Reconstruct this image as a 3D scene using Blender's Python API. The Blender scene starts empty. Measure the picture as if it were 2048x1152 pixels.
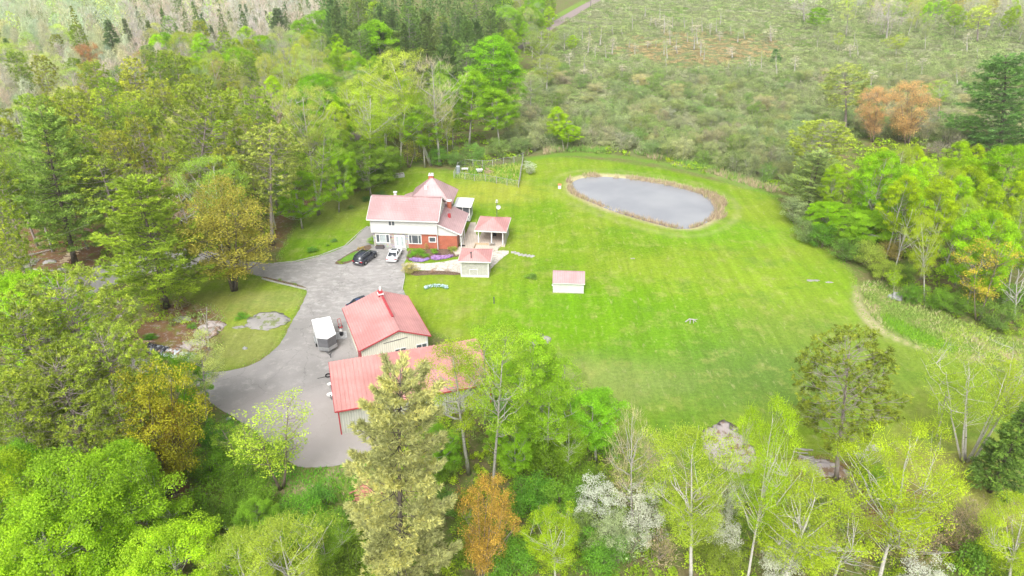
import bpy, bmesh, math, random
import numpy as np
from mathutils import Vector, Matrix, geometry
S = bpy.context.scene
COL = S.collection
# ---------------------------------------------------------------- camera
PITCH, FPX, CAMH = math.radians(28.5), 1365.33, 48.5
cam = bpy.data.cameras.new('camera'); cam.lens = 24; cam.sensor_width = 36
cam.clip_start = 0.5; cam.clip_end = 6000
camo = bpy.data.objects.new('camera', cam); COL.objects.link(camo)
camo.location = (0, 0, CAMH); camo.rotation_euler = (math.radians(90)-PITCH, 0, 0)
S.camera = camo
# ---------------------------------------------------------------- sky, sun, exposure
W = bpy.data.worlds.new('World'); S.world = W; W.use_nodes = True
wn = W.node_tree.nodes; wl = W.node_tree.links
sky = wn.new('ShaderNodeTexSky'); sky.sky_type = 'NISHITA'; sky.sun_disc = False
SUN_EL, SUN_ROT = math.radians(50), math.radians(195)
sky.sun_elevation = SUN_EL; sky.sun_rotation = SUN_ROT
sky.air_density = 1.0; sky.dust_density = 6.0; sky.ozone_density = 1.0
hs = wn.new('ShaderNodeHueSaturation'); hs.inputs['Saturation'].default_value = 0.15
wl.new(sky.outputs[0], hs.inputs['Color']); wl.new(hs.outputs[0], wn['Background'].inputs[0])
wn['Background'].inputs[1].default_value = 0.15
sun = bpy.data.lights.new('sun', 'SUN'); sun.energy = 1.15; sun.angle = math.radians(36); sun.color = (1, .96, .9)
suno = bpy.data.objects.new('sun', sun); COL.objects.link(suno)
suno.rotation_euler = (math.radians(90)-SUN_EL, 0, math.pi-SUN_ROT)
S.view_settings.view_transform = 'Standard'; S.view_settings.look = 'None'
S.view_settings.exposure = 0.92; S.view_settings.gamma = 1; S.view_settings.use_curve_mapping = False
# ---------------------------------------------------------------- photo pixel <-> world
def G(x, y, z=0.0):
    a = (x-1024)/FPX; b = -(y-576)/FPX
    c, s = math.cos(PITCH), math.sin(PITCH)
    d = (a, c+b*s, -s+b*c); t = (z-CAMH)/d[2]
    return (d[0]*t, d[1]*t, z)
def PX(X, Y, Z=0.0):
    c, s = math.cos(PITCH), math.sin(PITCH)
    zc = Y*c-(Z-CAMH)*s; yc = Y*s+(Z-CAMH)*c
    return 1024+FPX*X/zc, 576-FPX*yc/zc
def GP(pts, z=0.0): return [G(x, y, z)[:2] for x, y in pts]
# ---------------------------------------------------------------- object helpers
def tag(o, label=None, cat=None, group=None, kind=None):
    if label: o['label'] = label
    if cat: o['category'] = cat
    if group: o['group'] = group
    if kind: o['kind'] = kind
    return o
def root(name, loc, label, cat, group=None, rz=0.0):
    o = bpy.data.objects.new(name, None); COL.objects.link(o); o.empty_display_size = 0.3
    o.location = loc; o.rotation_euler = (0, 0, rz)
    return tag(o, label, cat, group)
def link_mesh(name, me, parent=None, loc=None):
    o = bpy.data.objects.new(name, me); COL.objects.link(o)
    if parent: o.parent = parent
    if loc is not None: o.location = loc
    return o
class MB:
    """collects polygons; build() links them as one mesh object"""
    def __init__(s, org=(0, 0, 0), rz=0.0):
        s.v = []; s.f = []; s.org = org; s.c = math.cos(rz); s.s = math.sin(rz)
    def add(s, vs, fs):
        n = len(s.v); s.v += [tuple(v) for v in vs]; s.f += [tuple(i+n for i in f) for f in fs]; return s
    def box(s, x0, x1, y0, y1, z0, z1):
        return s.add([(x0,y0,z0),(x1,y0,z0),(x1,y1,z0),(x0,y1,z0),(x0,y0,z1),(x1,y0,z1),(x1,y1,z1),(x0,y1,z1)],
                     [(3,2,1,0),(4,5,6,7),(0,1,5,4),(1,2,6,5),(2,3,7,6),(3,0,4,7)])
    def obox(s, c, rz, lx, ly, z0, z1):
        ca, sa = math.cos(rz), math.sin(rz)
        P = [(c[0]+ca*x-sa*y, c[1]+sa*x+ca*y) for x, y in ((-lx/2,-ly/2),(lx/2,-ly/2),(lx/2,ly/2),(-lx/2,ly/2))]
        return s.prism(P, z0, z1)
    def prism(s, P, z0, z1):
        n = len(P)
        return s.add([(x,y,z0) for x, y in P]+[(x,y,z1) for x, y in P],
                     [tuple(range(n-1,-1,-1)), tuple(range(n,2*n))]+[(i,(i+1)%n,n+(i+1)%n,n+i) for i in range(n)])
    def slab(s, P, th):
        """polygon in 3D thickened downwards"""
        n = len(P)
        return s.add([(x,y,z-th) for x, y, z in P]+list(P),
                     [tuple(range(n-1,-1,-1)), tuple(range(n,2*n))]+[(i,(i+1)%n,n+(i+1)%n,n+i) for i in range(n)])
    def bar(s, a, b, w, h=None):
        """square bar between two points"""
        h = h or w; a = Vector(a); b = Vector(b); d = (b-a)
        if d.length < 1e-6: return s
        d.normalize(); up = Vector((0,0,1)) if abs(d.z) < .95 else Vector((1,0,0))
        u = d.cross(up).normalized()*w/2; v = u.cross(d).normalized()*h/2
        P = [a-u-v, a+u-v, a+u+v, a-u+v, b-u-v, b+u-v, b+u+v, b-u+v]
        return s.add([tuple(p) for p in P], [(3,2,1,0),(4,5,6,7),(0,1,5,4),(1,2,6,5),(2,3,7,6),(3,0,4,7)])
    def tube(s, pts, rad, sides=5):
        n = len(pts); P = [Vector(p) for p in pts]; vs = []
        for i, p in enumerate(P):
            d = (P[min(i+1,n-1)]-P[max(i-1,0)])
            d = d.normalized() if d.length > 1e-7 else Vector((0,0,1))
            up = Vector((0,0,1)) if abs(d.z) < .9 else Vector((1,0,0))
            u = d.cross(up).normalized(); v = d.cross(u)
            r = rad[i] if hasattr(rad, '__len__') else rad
            for k in range(sides):
                a = 2*math.pi*k/sides; q = p+u*math.cos(a)*r+v*math.sin(a)*r; vs.append((q.x,q.y,q.z))
        fs = [(i*sides+k, i*sides+(k+1)%sides, (i+1)*sides+(k+1)%sides, (i+1)*sides+k) for i in range(n-1) for k in range(sides)]
        fs += [tuple(range(sides-1,-1,-1)), tuple(range((n-1)*sides, n*sides))]
        return s.add(vs, fs)
    def cyl(s, c, r, z0, z1, sides=12, r2=None):
        return s.tube([(c[0],c[1],z0),(c[0],c[1],z1)], [r, r if r2 is None else r2], sides)
    def ribs(s, A, B, C, D, n, w=.05, h=.04):
        """n raised seams from edge A-B to edge D-C"""
        A,B,C,D = map(Vector, (A,B,C,D))
        for i in range(n):
            t = (i+.5)/n; a = A.lerp(B,t); b = D.lerp(C,t); s.bar(a+Vector((0,0,h/2+.003)), b+Vector((0,0,h/2+.003)), w, h)
        return s
    def mesh(s, name, mat, smooth=False):
        me = bpy.data.meshes.new(name); ox, oy, oz = s.org
        V = [((x-ox)*s.c+(y-oy)*s.s, -(x-ox)*s.s+(y-oy)*s.c, z-oz) for x, y, z in s.v]
        me.from_pydata(V, [], s.f); me.materials.append(mat)
        if smooth: me.polygons.foreach_set('use_smooth', [True]*len(me.polygons))
        me.update(); return me
    def build(s, name, mat, parent=None, smooth=False):
        o = link_mesh(name, s.mesh(name, mat, smooth), parent)
        if parent is None: o.location = s.org
        return o
# ---------------------------------------------------------------- material helpers
class NG:
    def __init__(s, name, rough=.8, spec=.2):
        s.m = bpy.data.materials.new(name); s.m.use_nodes = True; s.t = s.m.node_tree; s.n = s.t.nodes; s.l = s.t.links
        s.b = s.n['Principled BSDF']; s.b.inputs['Roughness'].default_value = rough; s.b.inputs['Specular IOR Level'].default_value = spec
        s.co = None
    def put(s, sock, v):
        if isinstance(v, bpy.types.NodeSocket): s.l.new(v, sock)
        else: sock.default_value = v if not isinstance(v, tuple) or len(v) != 3 or sock.type == 'VECTOR' else (*v, 1)
    def coord(s, scale=(1,1,1), obj=True, rot=0.0):
        tc = s.n.new('ShaderNodeTexCoord'); mp = s.n.new('ShaderNodeMapping'); mp.inputs['Scale'].default_value = scale
        mp.inputs['Rotation'].default_value = (0,0,rot)
        s.l.new(tc.outputs['Object' if obj else 'Generated'], mp.inputs[0]); return mp.outputs[0]
    def noise(s, scale, detail=3, rough=.55, vec=None, out='Fac'):
        n = s.n.new('ShaderNodeTexNoise'); n.inputs['Scale'].default_value = scale; n.inputs['Detail'].default_value = detail
        n.inputs['Roughness'].default_value = rough; s.l.new(vec or s.coord(), n.inputs['Vector']); return n.outputs[out]
    def ramp(s, fac, lo, hi, a=0.0, b=1.0):
        n = s.n.new('ShaderNodeMapRange'); n.interpolation_type = 'SMOOTHSTEP'
        for i, v in enumerate((lo, hi, a, b)): n.inputs[i+1].default_value = v
        s.put(n.inputs[0], fac); return n.outputs[0]
    def mix(s, fac, a, b, mode='MIX'):
        n = s.n.new('ShaderNodeMix'); n.data_type = 'RGBA'; n.blend_type = mode
        s.put(n.inputs[0], fac); s.put(n.inputs[6], a); s.put(n.inputs[7], b); return n.outputs[2]
    def math(s, op, a, b=0.0, clamp=False):
        n = s.n.new('ShaderNodeMath'); n.operation = op; n.use_clamp = clamp; s.put(n.inputs[0], a); s.put(n.inputs[1], b); return n.outputs[0]
    def attr(s, name, out='Fac'):
        n = s.n.new('ShaderNodeAttribute'); n.attribute_name = name; return n.outputs[out]
    def wave(s, scale, vec, dist=0.0, dirn='X'):
        n = s.n.new('ShaderNodeTexWave'); n.bands_direction = dirn; n.inputs['Scale'].default_value = scale
        n.inputs['Distortion'].default_value = dist; s.l.new(vec, n.inputs['Vector']); return n.outputs['Fac']
    def vor(s, scale, vec=None, out='Distance'):
        n = s.n.new('ShaderNodeTexVoronoi'); n.inputs['Scale'].default_value = scale; s.l.new(vec or s.coord(), n.inputs['Vector']); return n.outputs[out]
    def val(s, col, fac, lo, hi):
        """multiply a colour by lo..hi following fac"""
        f = s.ramp(fac, .25, .75, lo, hi); n = s.n.new('ShaderNodeVectorMath'); n.operation = 'SCALE'
        s.put(n.inputs[0], col); s.l.new(f, n.inputs['Scale']); return n.outputs[0]
    def bump(s, h, dist=.05, strength=.6):
        n = s.n.new('ShaderNodeBump'); n.inputs['Distance'].default_value = dist; n.inputs['Strength'].default_value = strength
        s.l.new(h, n.inputs['Height']); s.l.new(n.outputs[0], s.b.inputs['Normal'])
    def done(s, col):
        s.put(s.b.inputs['Base Color'], col); return s.m
def simple(name, col, rough=.7, spec=.3, var=.12, scale=2.0, metal=0.0, bump=0.0):
    g = NG(name, rough, spec); g.b.inputs['Metallic'].default_value = metal
    n = g.noise(scale, 4)
    if bump: g.bump(n, bump)
    c = g.mix(g.ramp(n, .3, .7), tuple(x*(1-var) for x in col), tuple(min(1, x*(1+var)) for x in col))
    return g.done(c)
def streaked(name, col, rough, spec, band, rot=0.0, var=.1, dirn='Z', depth=.02, dirt=(.35,.32,.28), amt=.25):
    """painted cladding: boards or corrugation plus faint dirt"""
    g = NG(name, rough, spec); v = g.coord(rot=rot)
    w = g.wave(band, v, 0, dirn); g.bump(w, depth, .8)
    n = g.noise(.7, 5, .6); c = g.val(col, n, 1-var, 1+var)
    st = g.noise(1.0, 4, .6, g.coord((1.5,1.5,.15))); c = g.mix(g.ramp(st, .5, .8, 0, amt), c, dirt)
    c = g.val(c, w, .9, 1.05)
    return g.done(c)
def leafmat(name, trans=.35, rough=.6, var=.36, yel=(1.12,1.05,.8)):
    g = NG(name, rough, .25); oi = g.n.new('ShaderNodeObjectInfo')
    t = g.attr('tint')
    warm = g.mix(1.0, oi.outputs['Color'], yel, 'MULTIPLY')
    c = g.mix(g.ramp(t, .3, 1.0), oi.outputs['Color'], warm)
    f = g.ramp(t, 0, 1, 1-var, 1+var); n = g.n.new('ShaderNodeVectorMath'); n.operation = 'SCALE'
    g.put(n.inputs[0], c); g.l.new(f, n.inputs['Scale']); c = n.outputs[0]
    g.put(g.b.inputs['Base Color'], c)
    tr = g.n.new('ShaderNodeBsdfTranslucent'); g.put(tr.inputs[0], c)
    ms = g.n.new('ShaderNodeMixShader'); ms.inputs[0].default_value = trans
    g.l.new(g.b.outputs[0], ms.inputs[1]); g.l.new(tr.outputs[0], ms.inputs[2]); g.l.new(ms.outputs[0], g.n['Material Output'].inputs[0])
    return g.m
# ---------------------------------------------------------------- polygon tools
def pip(P, X, Y):
    P = np.asarray(P); ins = np.zeros(X.shape, bool); n = len(P)
    for i in range(n):
        x0, y0 = P[i]; x1, y1 = P[(i+1) % n]
        if y0 == y1: continue
        c = ((y0 > Y) != (y1 > Y)) & (X < (x1-x0)*(Y-y0)/(y1-y0)+x0); ins ^= c
    return ins
def sdist(P, X, Y, closed=True):
    """distance to a polyline, negative inside when closed"""
    P = np.asarray(P, float); d = np.full(X.shape, 1e9); n = len(P)
    for i in range(n if closed else n-1):
        a = P[i]; b = P[(i+1) % n]; e = b-a; L = max((e**2).sum(), 1e-9)
        t = np.clip(((X-a[0])*e[0]+(Y-a[1])*e[1])/L, 0, 1)
        d = np.minimum(d, np.hypot(X-a[0]-t*e[0], Y-a[1]-t*e[1]))
    return np.where(pip(P, X, Y), -d, d) if closed else d
def smooth_poly(P, it=2, closed=True):
    P = [tuple(p) for p in P]
    for _ in range(it):
        Q = []; n = len(P)
        for i in range(n if closed else n-1):
            a = P[i]; b = P[(i+1) % n]; Q += [(a[0]*.75+b[0]*.25, a[1]*.75+b[1]*.25), (a[0]*.25+b[0]*.75, a[1]*.25+b[1]*.75)]
        if not closed: Q = [P[0]]+Q+[P[-1]]
        P = Q
    return P
def sheet(name, P, z, mat, th=None, jitter=0.0, seed=1, kind='structure'):
    r = random.Random(seed); Q = []
    n = len(P)
    for i in range(n):
        a = P[i]; b = P[(i+1) % n]; L = math.dist(a, b); k = max(1, int(L/.6)) if jitter else 1
        for j in range(k):
            t = j/k; Q.append((a[0]+(b[0]-a[0])*t+r.uniform(-1,1)*jitter, a[1]+(b[1]-a[1])*t+r.uniform(-1,1)*jitter))
    tri = geometry.tessellate_polygon([[Vector((x, y, 0)) for x, y in Q]])
    m = MB(); m.add([(x, y, z) for x, y in Q], [t if (Q[t[1]][0]-Q[t[0]][0])*(Q[t[2]][1]-Q[t[0]][1])-(Q[t[1]][1]-Q[t[0]][1])*(Q[t[2]][0]-Q[t[0]][0]) > 0 else t[::-1] for t in tri])
    if th:
        N = len(Q); m.add([(x, y, z-th) for x, y in Q]+[(x, y, z) for x, y in Q], [(i, (i+1) % N, N+(i+1) % N, N+i) for i in range(N)])
    o = m.build(name, mat); o['kind'] = kind; return o
def fbm(X, Y, sc, seed, octs=4):
    """cheap value noise on arrays, 0..1"""
    r = np.random.RandomState(seed); out = np.zeros(X.shape); amp = 1; tot = 0
    for o in range(octs):
        T = r.rand(64, 64); u = X/sc*(2**o)+100; v = Y/sc*(2**o)+100
        iu = np.floor(u).astype(int); iv = np.floor(v).astype(int); fu = u-iu; fv = v-iv
        fu = fu*fu*(3-2*fu); fv = fv*fv*(3-2*fv)
        a = T[iu % 64, iv % 64]; b = T[(iu+1) % 64, iv % 64]; c = T[iu % 64, (iv+1) % 64]; d = T[(iu+1) % 64, (iv+1) % 64]
        out += amp*((a*(1-fu)+b*fu)*(1-fv)+(c*(1-fu)+d*fu)*fv); tot += amp; amp *= .55
    return out/tot
# ================================================================ GROUND
LAWN_PX = [(555,523),(570,490),(600,440),(650,400),(705,388),(760,372),(800,345),(835,330),(905,345),(1040,330),(1060,316),(1130,312),(1220,322),
 (1330,337),(1430,362),(1500,380),(1545,390),(1562,410),(1580,440),(1620,478),(1670,510),(1708,545),(1708,590),(1730,640),(1790,676),(1880,705),
 (1990,745),(2060,790),(2250,900),(2250,1010),(1980,1080),(1900,985),(1750,950),(1700,925),(1600,905),(1500,960),(1420,960),(1330,880),(1240,870),(1130,880),(1000,850),(985,780),(980,700),
 (700,620),(640,560),(560,527)]
LAWN_W = smooth_poly(GP(LAWN_PX), 2)
LAWN2_W = smooth_poly(GP([(525,556),(560,566),(615,578),(602,612),(578,652),(562,688),(528,716),(480,740),(430,745),(400,730),(445,690),(430,655),(450,635),(420,610),(340,600),(330,570),(400,548),(470,545)]), 1)
POND_PX = [(1141,368),(1158,355),(1195,351),(1240,354),(1290,360),(1340,369),(1390,381),(1420,395),(1434,412),(1428,430),(1408,444),(1380,454),(1350,453),(1310,443),(1260,429),(1215,414),(1180,399),(1150,385)]
POND_W = smooth_poly(GP(POND_PX), 2)
DRY_W = [smooth_poly(GP([(1060,312),(1130,302),(1220,306),(1330,322),(1440,350),(1545,385)]), 1, False)]
STRIP_W = smooth_poly(GP([(1712,575),(1716,612),(1745,650),(1800,682),(1870,704),(1935,722)]), 1, False)
ROUGH_W = smooth_poly(GP([(1712,560),(1790,570),(1850,610),(1960,660),(2100,700),(2100,800),(1960,740),(1830,690),(1740,645)]), 1)
LUSH_W = smooth_poly(GP([(1752,625),(1790,635),(1850,668),(1925,700),(1910,712),(1840,690),(1780,660)]), 1)
MARSH_W = smooth_poly(GP([(1000,300),(1060,308),(1130,298),(1220,302),(1330,318),(1440,346),(1545,382),(1600,330),(1700,270),(1900,290),(2048,300),(2600,250),(2400,40),(2048,-40),(1700,-70),(1230,-80),(1120,60),(1060,150),(1020,230)]), 1)
LITTER_PX = [[(262,650),(330,640),(420,610),(450,640),(440,690),(400,735),(330,735),(280,700)], [(280,610),(360,590),(420,585),(400,640),(310,650)],
 [(0,470),(170,420),(240,480),(180,545),(60,560),(0,560)], [(255,860),(330,830),(420,900),(430,1010),(340,1050),(290,990)], [(715,960),(770,965),(760,1000),(700,1000)],
 [(1600,880),(1760,860),(1800,930),(1700,985),(1590,960)], [(1860,880),(1990,880),(2048,940),(2048,1000),(1900,960)], [(1700,640+300),(1860,960),(1870,1080),(1700,1100)],
 [(540,470),(570,500),(560,440),(640,400),(700,385),(640,380),(560,420)]]
LITTER_W = [smooth_poly(GP(p), 1) for p in LITTER_PX]
GRASSY_W = smooth_poly(GP([(430,830),(470,830),(520,890),(590,940),(700,935),(760,900),(780,960),(720,1010),(640,1010),(560,1000),(480,1000),(420,960)]), 1)
GRASSY2_W = smooth_poly(GP([(1240,880),(1400,890),(1560,960),(1700,990),(1700,1100),(1500,1152),(1350,1060),(1260,960)]), 1)
def axis(spec):
    out = []
    for a, b, st in spec: out += list(np.arange(a, b, st))
    return np.array(out+[spec[-1][1]], float)
gx = axis([(-3000,-600,200),(-600,-200,20),(-200,-90,3),(-90,90,.9),(90,200,3),(200,600,20),(600,3000,200)])
gy = axis([(-600,0,60),(0,24,3),(24,160,.9),(160,240,3),(240,560,8),(560,1200,40),(1200,4000,280)])
GX, GY = np.meshgrid(gx, gy)
def mask(sd, w, seed, amp):
    return 1/(1+np.exp(np.clip((sd+(fbm(GX, GY, 6, seed)-.5)*amp)/w, -30, 30)))
sd_lawn = np.minimum(sdist(LAWN_W, GX, GY), sdist(LAWN2_W, GX, GY)); sd_pond = sdist(POND_W, GX, GY)
M = {'lawn': mask(sd_lawn, .25, 3, 1.2)}
M['marsh'] = mask(sdist(MARSH_W, GX, GY), 1.5, 5, 4)
M['litter'] = np.maximum.reduce([mask(sdist(p, GX, GY), .8, 7+i, 5) for i, p in enumerate(LITTER_W)])
dry = np.maximum(mask(sdist(STRIP_W, GX, GY, False)-.42, .15, 31, 1.0), mask(np.abs(sd_pond-.6)-.9, .3, 32, 1.4))
dry = np.maximum(dry, .8*mask(sdist(DRY_W[0], GX, GY, False)-.9, .5, 33, 3)*(fbm(GX, GY, 9, 4) > .5))
ring = np.abs(sd_pond-4.0)-.25; dry = np.maximum(dry, .3*mask(ring, .3, 34, 1.0)*(GX > 5))
M['dry'] = dry
M['rough'] = np.maximum(np.maximum(mask(sdist(ROUGH_W, GX, GY), .8, 9, 3), mask(sdist(GRASSY_W, GX, GY), .5, 10, 3)), mask(sdist(GRASSY2_W, GX, GY), .8, 10, 4))
M['lush'] = np.maximum(mask(sdist(LUSH_W, GX, GY), .3, 9, 1.5), .9*mask(sdist(DRY_W[0], GX, GY-(-2.0), False)-.9, .4, 12, 2))
Z = (fbm(GX, GY, 14, 77)-.5)*1.1+(fbm(GX, GY, 3, 78)-.5)*.35
flat = np.clip((sd_lawn-2)/10, 0, 1)*np.clip((GY-30)/10, .3, 1)
DRIVE_PX = [(744,450),(733,455),(722,463),(707,480),(690,493),(665,504),(640,512),(612,520),(590,524),(545,528),(480,520),(430,506),(380,495),(330,500),(240,520),(185,535),(140,560),(120,580),(150,600),(205,580),(260,556),(300,545),(400,535),(470,540),(530,555),
 (575,563),(618,576),(604,610),(580,650),(563,687),(530,716),(490,736),(440,745),(400,744),(340,738),(262,708),(258,745),(330,765),(395,785),(430,812),(480,842),(520,870),(560,910),(598,937),(650,934),(708,928),(770,880),
 (800,800),(800,690),(855,672),(830,620),(804,581),(809,556),(808,530),(816,505),(812,497),(750,492)]
DRIVE_W = smooth_poly(GP(DRIVE_PX), 1)
ROAD_W = smooth_poly([G(-300,345)[:2], G(-60,322)[:2], G(150,300)[:2], G(350,290)[:2], G(560,285)[:2], G(690,283)[:2], G(800,240)[:2], G(930,165)[:2], G(1030,95)[:2], G(1112,47)[:2], G(1194,-2)[:2], G(1290,-45)[:2]], 2, False)
sd_drv = sdist(DRIVE_W, GX, GY); sd_road = sdist(ROAD_W, GX, GY, False)
flat = flat*np.clip((sd_drv-.5)/6, 0, 1)*np.clip((sd_road-4)/6, 0, 1)
Z = Z*flat*(1-M['marsh']*.7)
Z = Z-1.3*np.clip((.9-sd_pond)/2.0, 0, 1)**1.3
Z[(sd_drv < .5) | (sd_road < 4)] -= 0.0
def gz(x, y):
    i = np.clip(np.searchsorted(gy, y)-1, 0, len(gy)-2); j = np.clip(np.searchsorted(gx, x)-1, 0, len(gx)-2)
    return float(min(Z[i, j], Z[i+1, j], Z[i, j+1], Z[i+1, j+1]))
ny, nx = GX.shape
me = bpy.data.meshes.new('ground')
V = np.stack([GX, GY, Z], -1).reshape(-1, 3)
idx = np.arange(nx*ny).reshape(ny, nx)
F = np.stack([idx[:-1,:-1], idx[:-1,1:], idx[1:,1:], idx[1:,:-1]], -1).reshape(-1, 4)
def np_mesh(me, V, F):
    k = F.shape[1]
    me.vertices.add(len(V)); me.vertices.foreach_set('co', V.astype(np.float32).ravel())
    me.loops.add(F.size); me.loops.foreach_set('vertex_index', F.astype(np.int32).ravel())
    me.polygons.add(len(F)); me.polygons.foreach_set('loop_start', np.arange(0, F.size, k, dtype=np.int32))
    me.update(calc_edges=True)
np_mesh(me, V, F)
for k, a in M.items():
    at = me.attributes.new(k, 'FLOAT', 'POINT'); at.data.foreach_set('value', a.astype(np.float32).ravel())
me.polygons.foreach_set('use_smooth', np.ones(len(me.polygons), bool))
g = NG('ground_surface', .95, .1)
v0 = g.coord()
n1 = g.noise(.045, 4, .6, v0); n2 = g.noise(.3, 5, .65, v0); n3 = g.noise(2.2, 5, .7, v0); n4 = g.noise(9, 3, .7, v0)
floor = g.mix(g.ramp(n2, .35, .65), (.15,.125,.06), (.12,.19,.03)); floor = g.mix(g.ramp(n3, .5, .7), floor, (.27,.20,.12))
marsh = g.mix(g.ramp(n2, .35, .65), (.15,.19,.07), (.20,.20,.11)); marsh = g.mix(g.ramp(n3, .45, .7), marsh, (.12,.17,.05)); marsh = g.mix(g.ramp(n1, .55, .7, 0, .6), marsh, (.25,.24,.12))
litter = g.mix(g.ramp(n3, .35, .65), (.22,.115,.06), (.16,.09,.05)); litter = g.mix(g.ramp(n2, .5, .72), litter, (.16,.19,.035)); litter = g.mix(g.ramp(g.noise(1.1, 5, .75), .52, .62), litter, (.30,.24,.20)); litter = g.mix(g.ramp(g.noise(.7, 5, .7), .56, .66), litter, (.15,.22,.03)); litter = g.val(litter, n4, .7, 1.3)
rough = g.mix(g.ramp(n3, .35, .65), (.12,.22,.03), (.20,.24,.06)); rough = g.mix(g.ramp(n2, .48, .66), rough, (.34,.28,.16))
LG = (.135,.255,.008); LY = (.205,.29,.022); LB = (.115,.205,.035); LP = (.30,.33,.09)
lawn = g.mix(g.ramp(n1, .38, .6), LG, LY)
nb = g.noise(.028, 3, .5, g.coord((1,1,1)))
sx = g.n.new('ShaderNodeSeparateXYZ'); g.l.new(v0, sx.inputs[0])
# the low, cool-green part of the field and the dry knoll are where the photo has them
def spot(cx, cy, rx, ry, soft=.5):
    mp = g.n.new('ShaderNodeMapping'); mp.vector_type = 'TEXTURE'; mp.inputs['Location'].default_value = (cx, cy, 0); mp.inputs['Scale'].default_value = (rx, ry, 1)
    g.l.new(v0, mp.inputs[0]); L = g.n.new('ShaderNodeVectorMath'); L.operation = 'LENGTH'; g.l.new(mp.outputs[0], L.inputs[0])
    d = g.math('ADD', L.outputs['Value'], g.math('MULTIPLY', g.math('SUBTRACT', n2, .5), 1.3)); return g.ramp(d, 1+soft, 1-soft, 0, 1)
for px, rx, ry, col, a in (((1540,700),17,11,LB,.85), ((1400,750),20,9,LB,.6), ((1650,640),16,8,(.19,.28,.03),.6), ((1560,560),22,8,(.20,.32,.02),.5), ((985,385),10,7,(.30,.33,.04),.8), ((950,560),10,7,LY,.6), ((1900,760),14,9,(.20,.26,.04),.5),
                            ((1250,640),14,10,(.13,.29,.005),.7), ((1090,620),9,9,(.13,.29,.005),.6), ((1960,960),12,7,(.27,.25,.075),.8), ((1150,760),12,5,(.25,.30,.09),.5), ((620,430),8,8,(.24,.27,.05),.6), ((1460,470),14,5,(.16,.33,.012),.5), ((450,610),7,4,(.24,.21,.07),.6), ((480,690),6,5,(.25,.24,.09),.6), ((560,600),5,3,(.26,.27,.10),.5), ((690,400),7,5,(.25,.25,.08),.5)):
    c = G(*px); lawn = g.mix(g.math('MULTIPLY', spot(c[0], c[1], rx, ry), a), lawn, col)
lawn = g.mix(g.ramp(n2, .5, .72, 0, .55), lawn, LP)
pal = g.noise(.9, 6, .7, g.coord((1.6,.5,1))); lawn = g.mix(g.ramp(pal, .55, .70, 0, .5), lawn, (.34,.34,.15)); lawn = g.mix(g.ramp(g.noise(.16, 6, .7), .54, .68, 0, .45), lawn, (.27,.29,.08)); lawn = g.mix(g.ramp(g.noise(.11, 6, .7, g.coord((1,1.4,1), rot=.7)), .52, .66, 0, .45), lawn, (.10,.21,.02))
st = g.wave(.12, g.coord((1,1,1), rot=.05), 1.2, 'X'); lawn = g.val(lawn, st, .975, 1.025)
st2 = g.wave(.17, g.coord((1,1,1), rot=1.2), 3.0, 'X'); lawn = g.val(lawn, st2, .99, 1.01)
mw = g.noise(.8, 3, .6, g.coord((1.1,.09,1), rot=.06)); lawn = g.val(lawn, mw, .90, 1.10); pw = g.noise(1.6, 5, .7, g.coord((1,1.5,1))); lawn = g.mix(g.ramp(pw, .60, .72, 0, .4), lawn, (.33,.34,.13)); lawn = g.mix(g.ramp(pw, .40, .28, 0, .4), lawn, (.09,.20,.012))
lawn = g.val(lawn, n3, .80, 1.18); lawn = g.val(lawn, n4, .78, 1.2)
dryc = g.mix(g.ramp(n3, .35, .65), (.50,.43,.29), (.36,.32,.16))
lush = g.mix(g.ramp(n3, .35, .65), (.11,.25,.02), (.15,.28,.025))
c = g.mix(g.attr('marsh'), floor, marsh)
c = g.mix(g.attr('litter'), c, litter); c = g.mix(g.attr('rough'), c, rough)
c = g.mix(g.attr('lawn'), c, lawn); c = g.mix(g.attr('dry'), c, dryc); c = g.mix(g.attr('lush'), c, lush)
g.bump(g.math('ADD', n3, n4), .12, .6); GM = g.done(c)
me.materials.append(GM)
gr = link_mesh('ground', me); gr['kind'] = 'structure'
# ---------------------------------------------------------------- drive, road
g = NG('asphalt_weathered', .9, .25); v0 = g.coord()
a1 = g.noise(.12, 4, .6); a2 = g.noise(1.0, 6, .7, g.coord((.8,1.3,1))); a3 = g.noise(14, 3, .7)
c = g.mix(g.ramp(a1, .38, .62), (.24,.23,.22), (.30,.285,.275))
c = g.mix(g.ramp(g.noise(.5, 5, .7), .5, .7), c, (.35,.33,.315))
# worn pale film left by spring meltwater, in front of the house
pc = G(700,548); mp = g.n.new('ShaderNodeMapping'); mp.vector_type = 'TEXTURE'; mp.inputs['Location'].default_value = (pc[0], pc[1]-2, 0); mp.inputs['Scale'].default_value = (13, 12, 1)
g.l.new(v0, mp.inputs[0]); L = g.n.new('ShaderNodeVectorMath'); L.operation = 'LENGTH'; g.l.new(mp.outputs[0], L.inputs[0])
near = g.ramp(L.outputs['Value'], 1.25, .6); c = g.mix(g.math('MULTIPLY', near, g.ramp(a2, .44, .72)), c, (.40,.39,.375))
c = g.mix(g.math('MULTIPLY', g.ramp(g.vor(.35, None, 'Distance'), .0, .05, 1, 0), .0), c, (.08,.08,.08))
c = g.val(c, a3, .9, 1.08)
cr = g.n.new('ShaderNodeTexVoronoi'); cr.feature = 'DISTANCE_TO_EDGE'; cr.inputs['Scale'].default_value = .16
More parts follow.
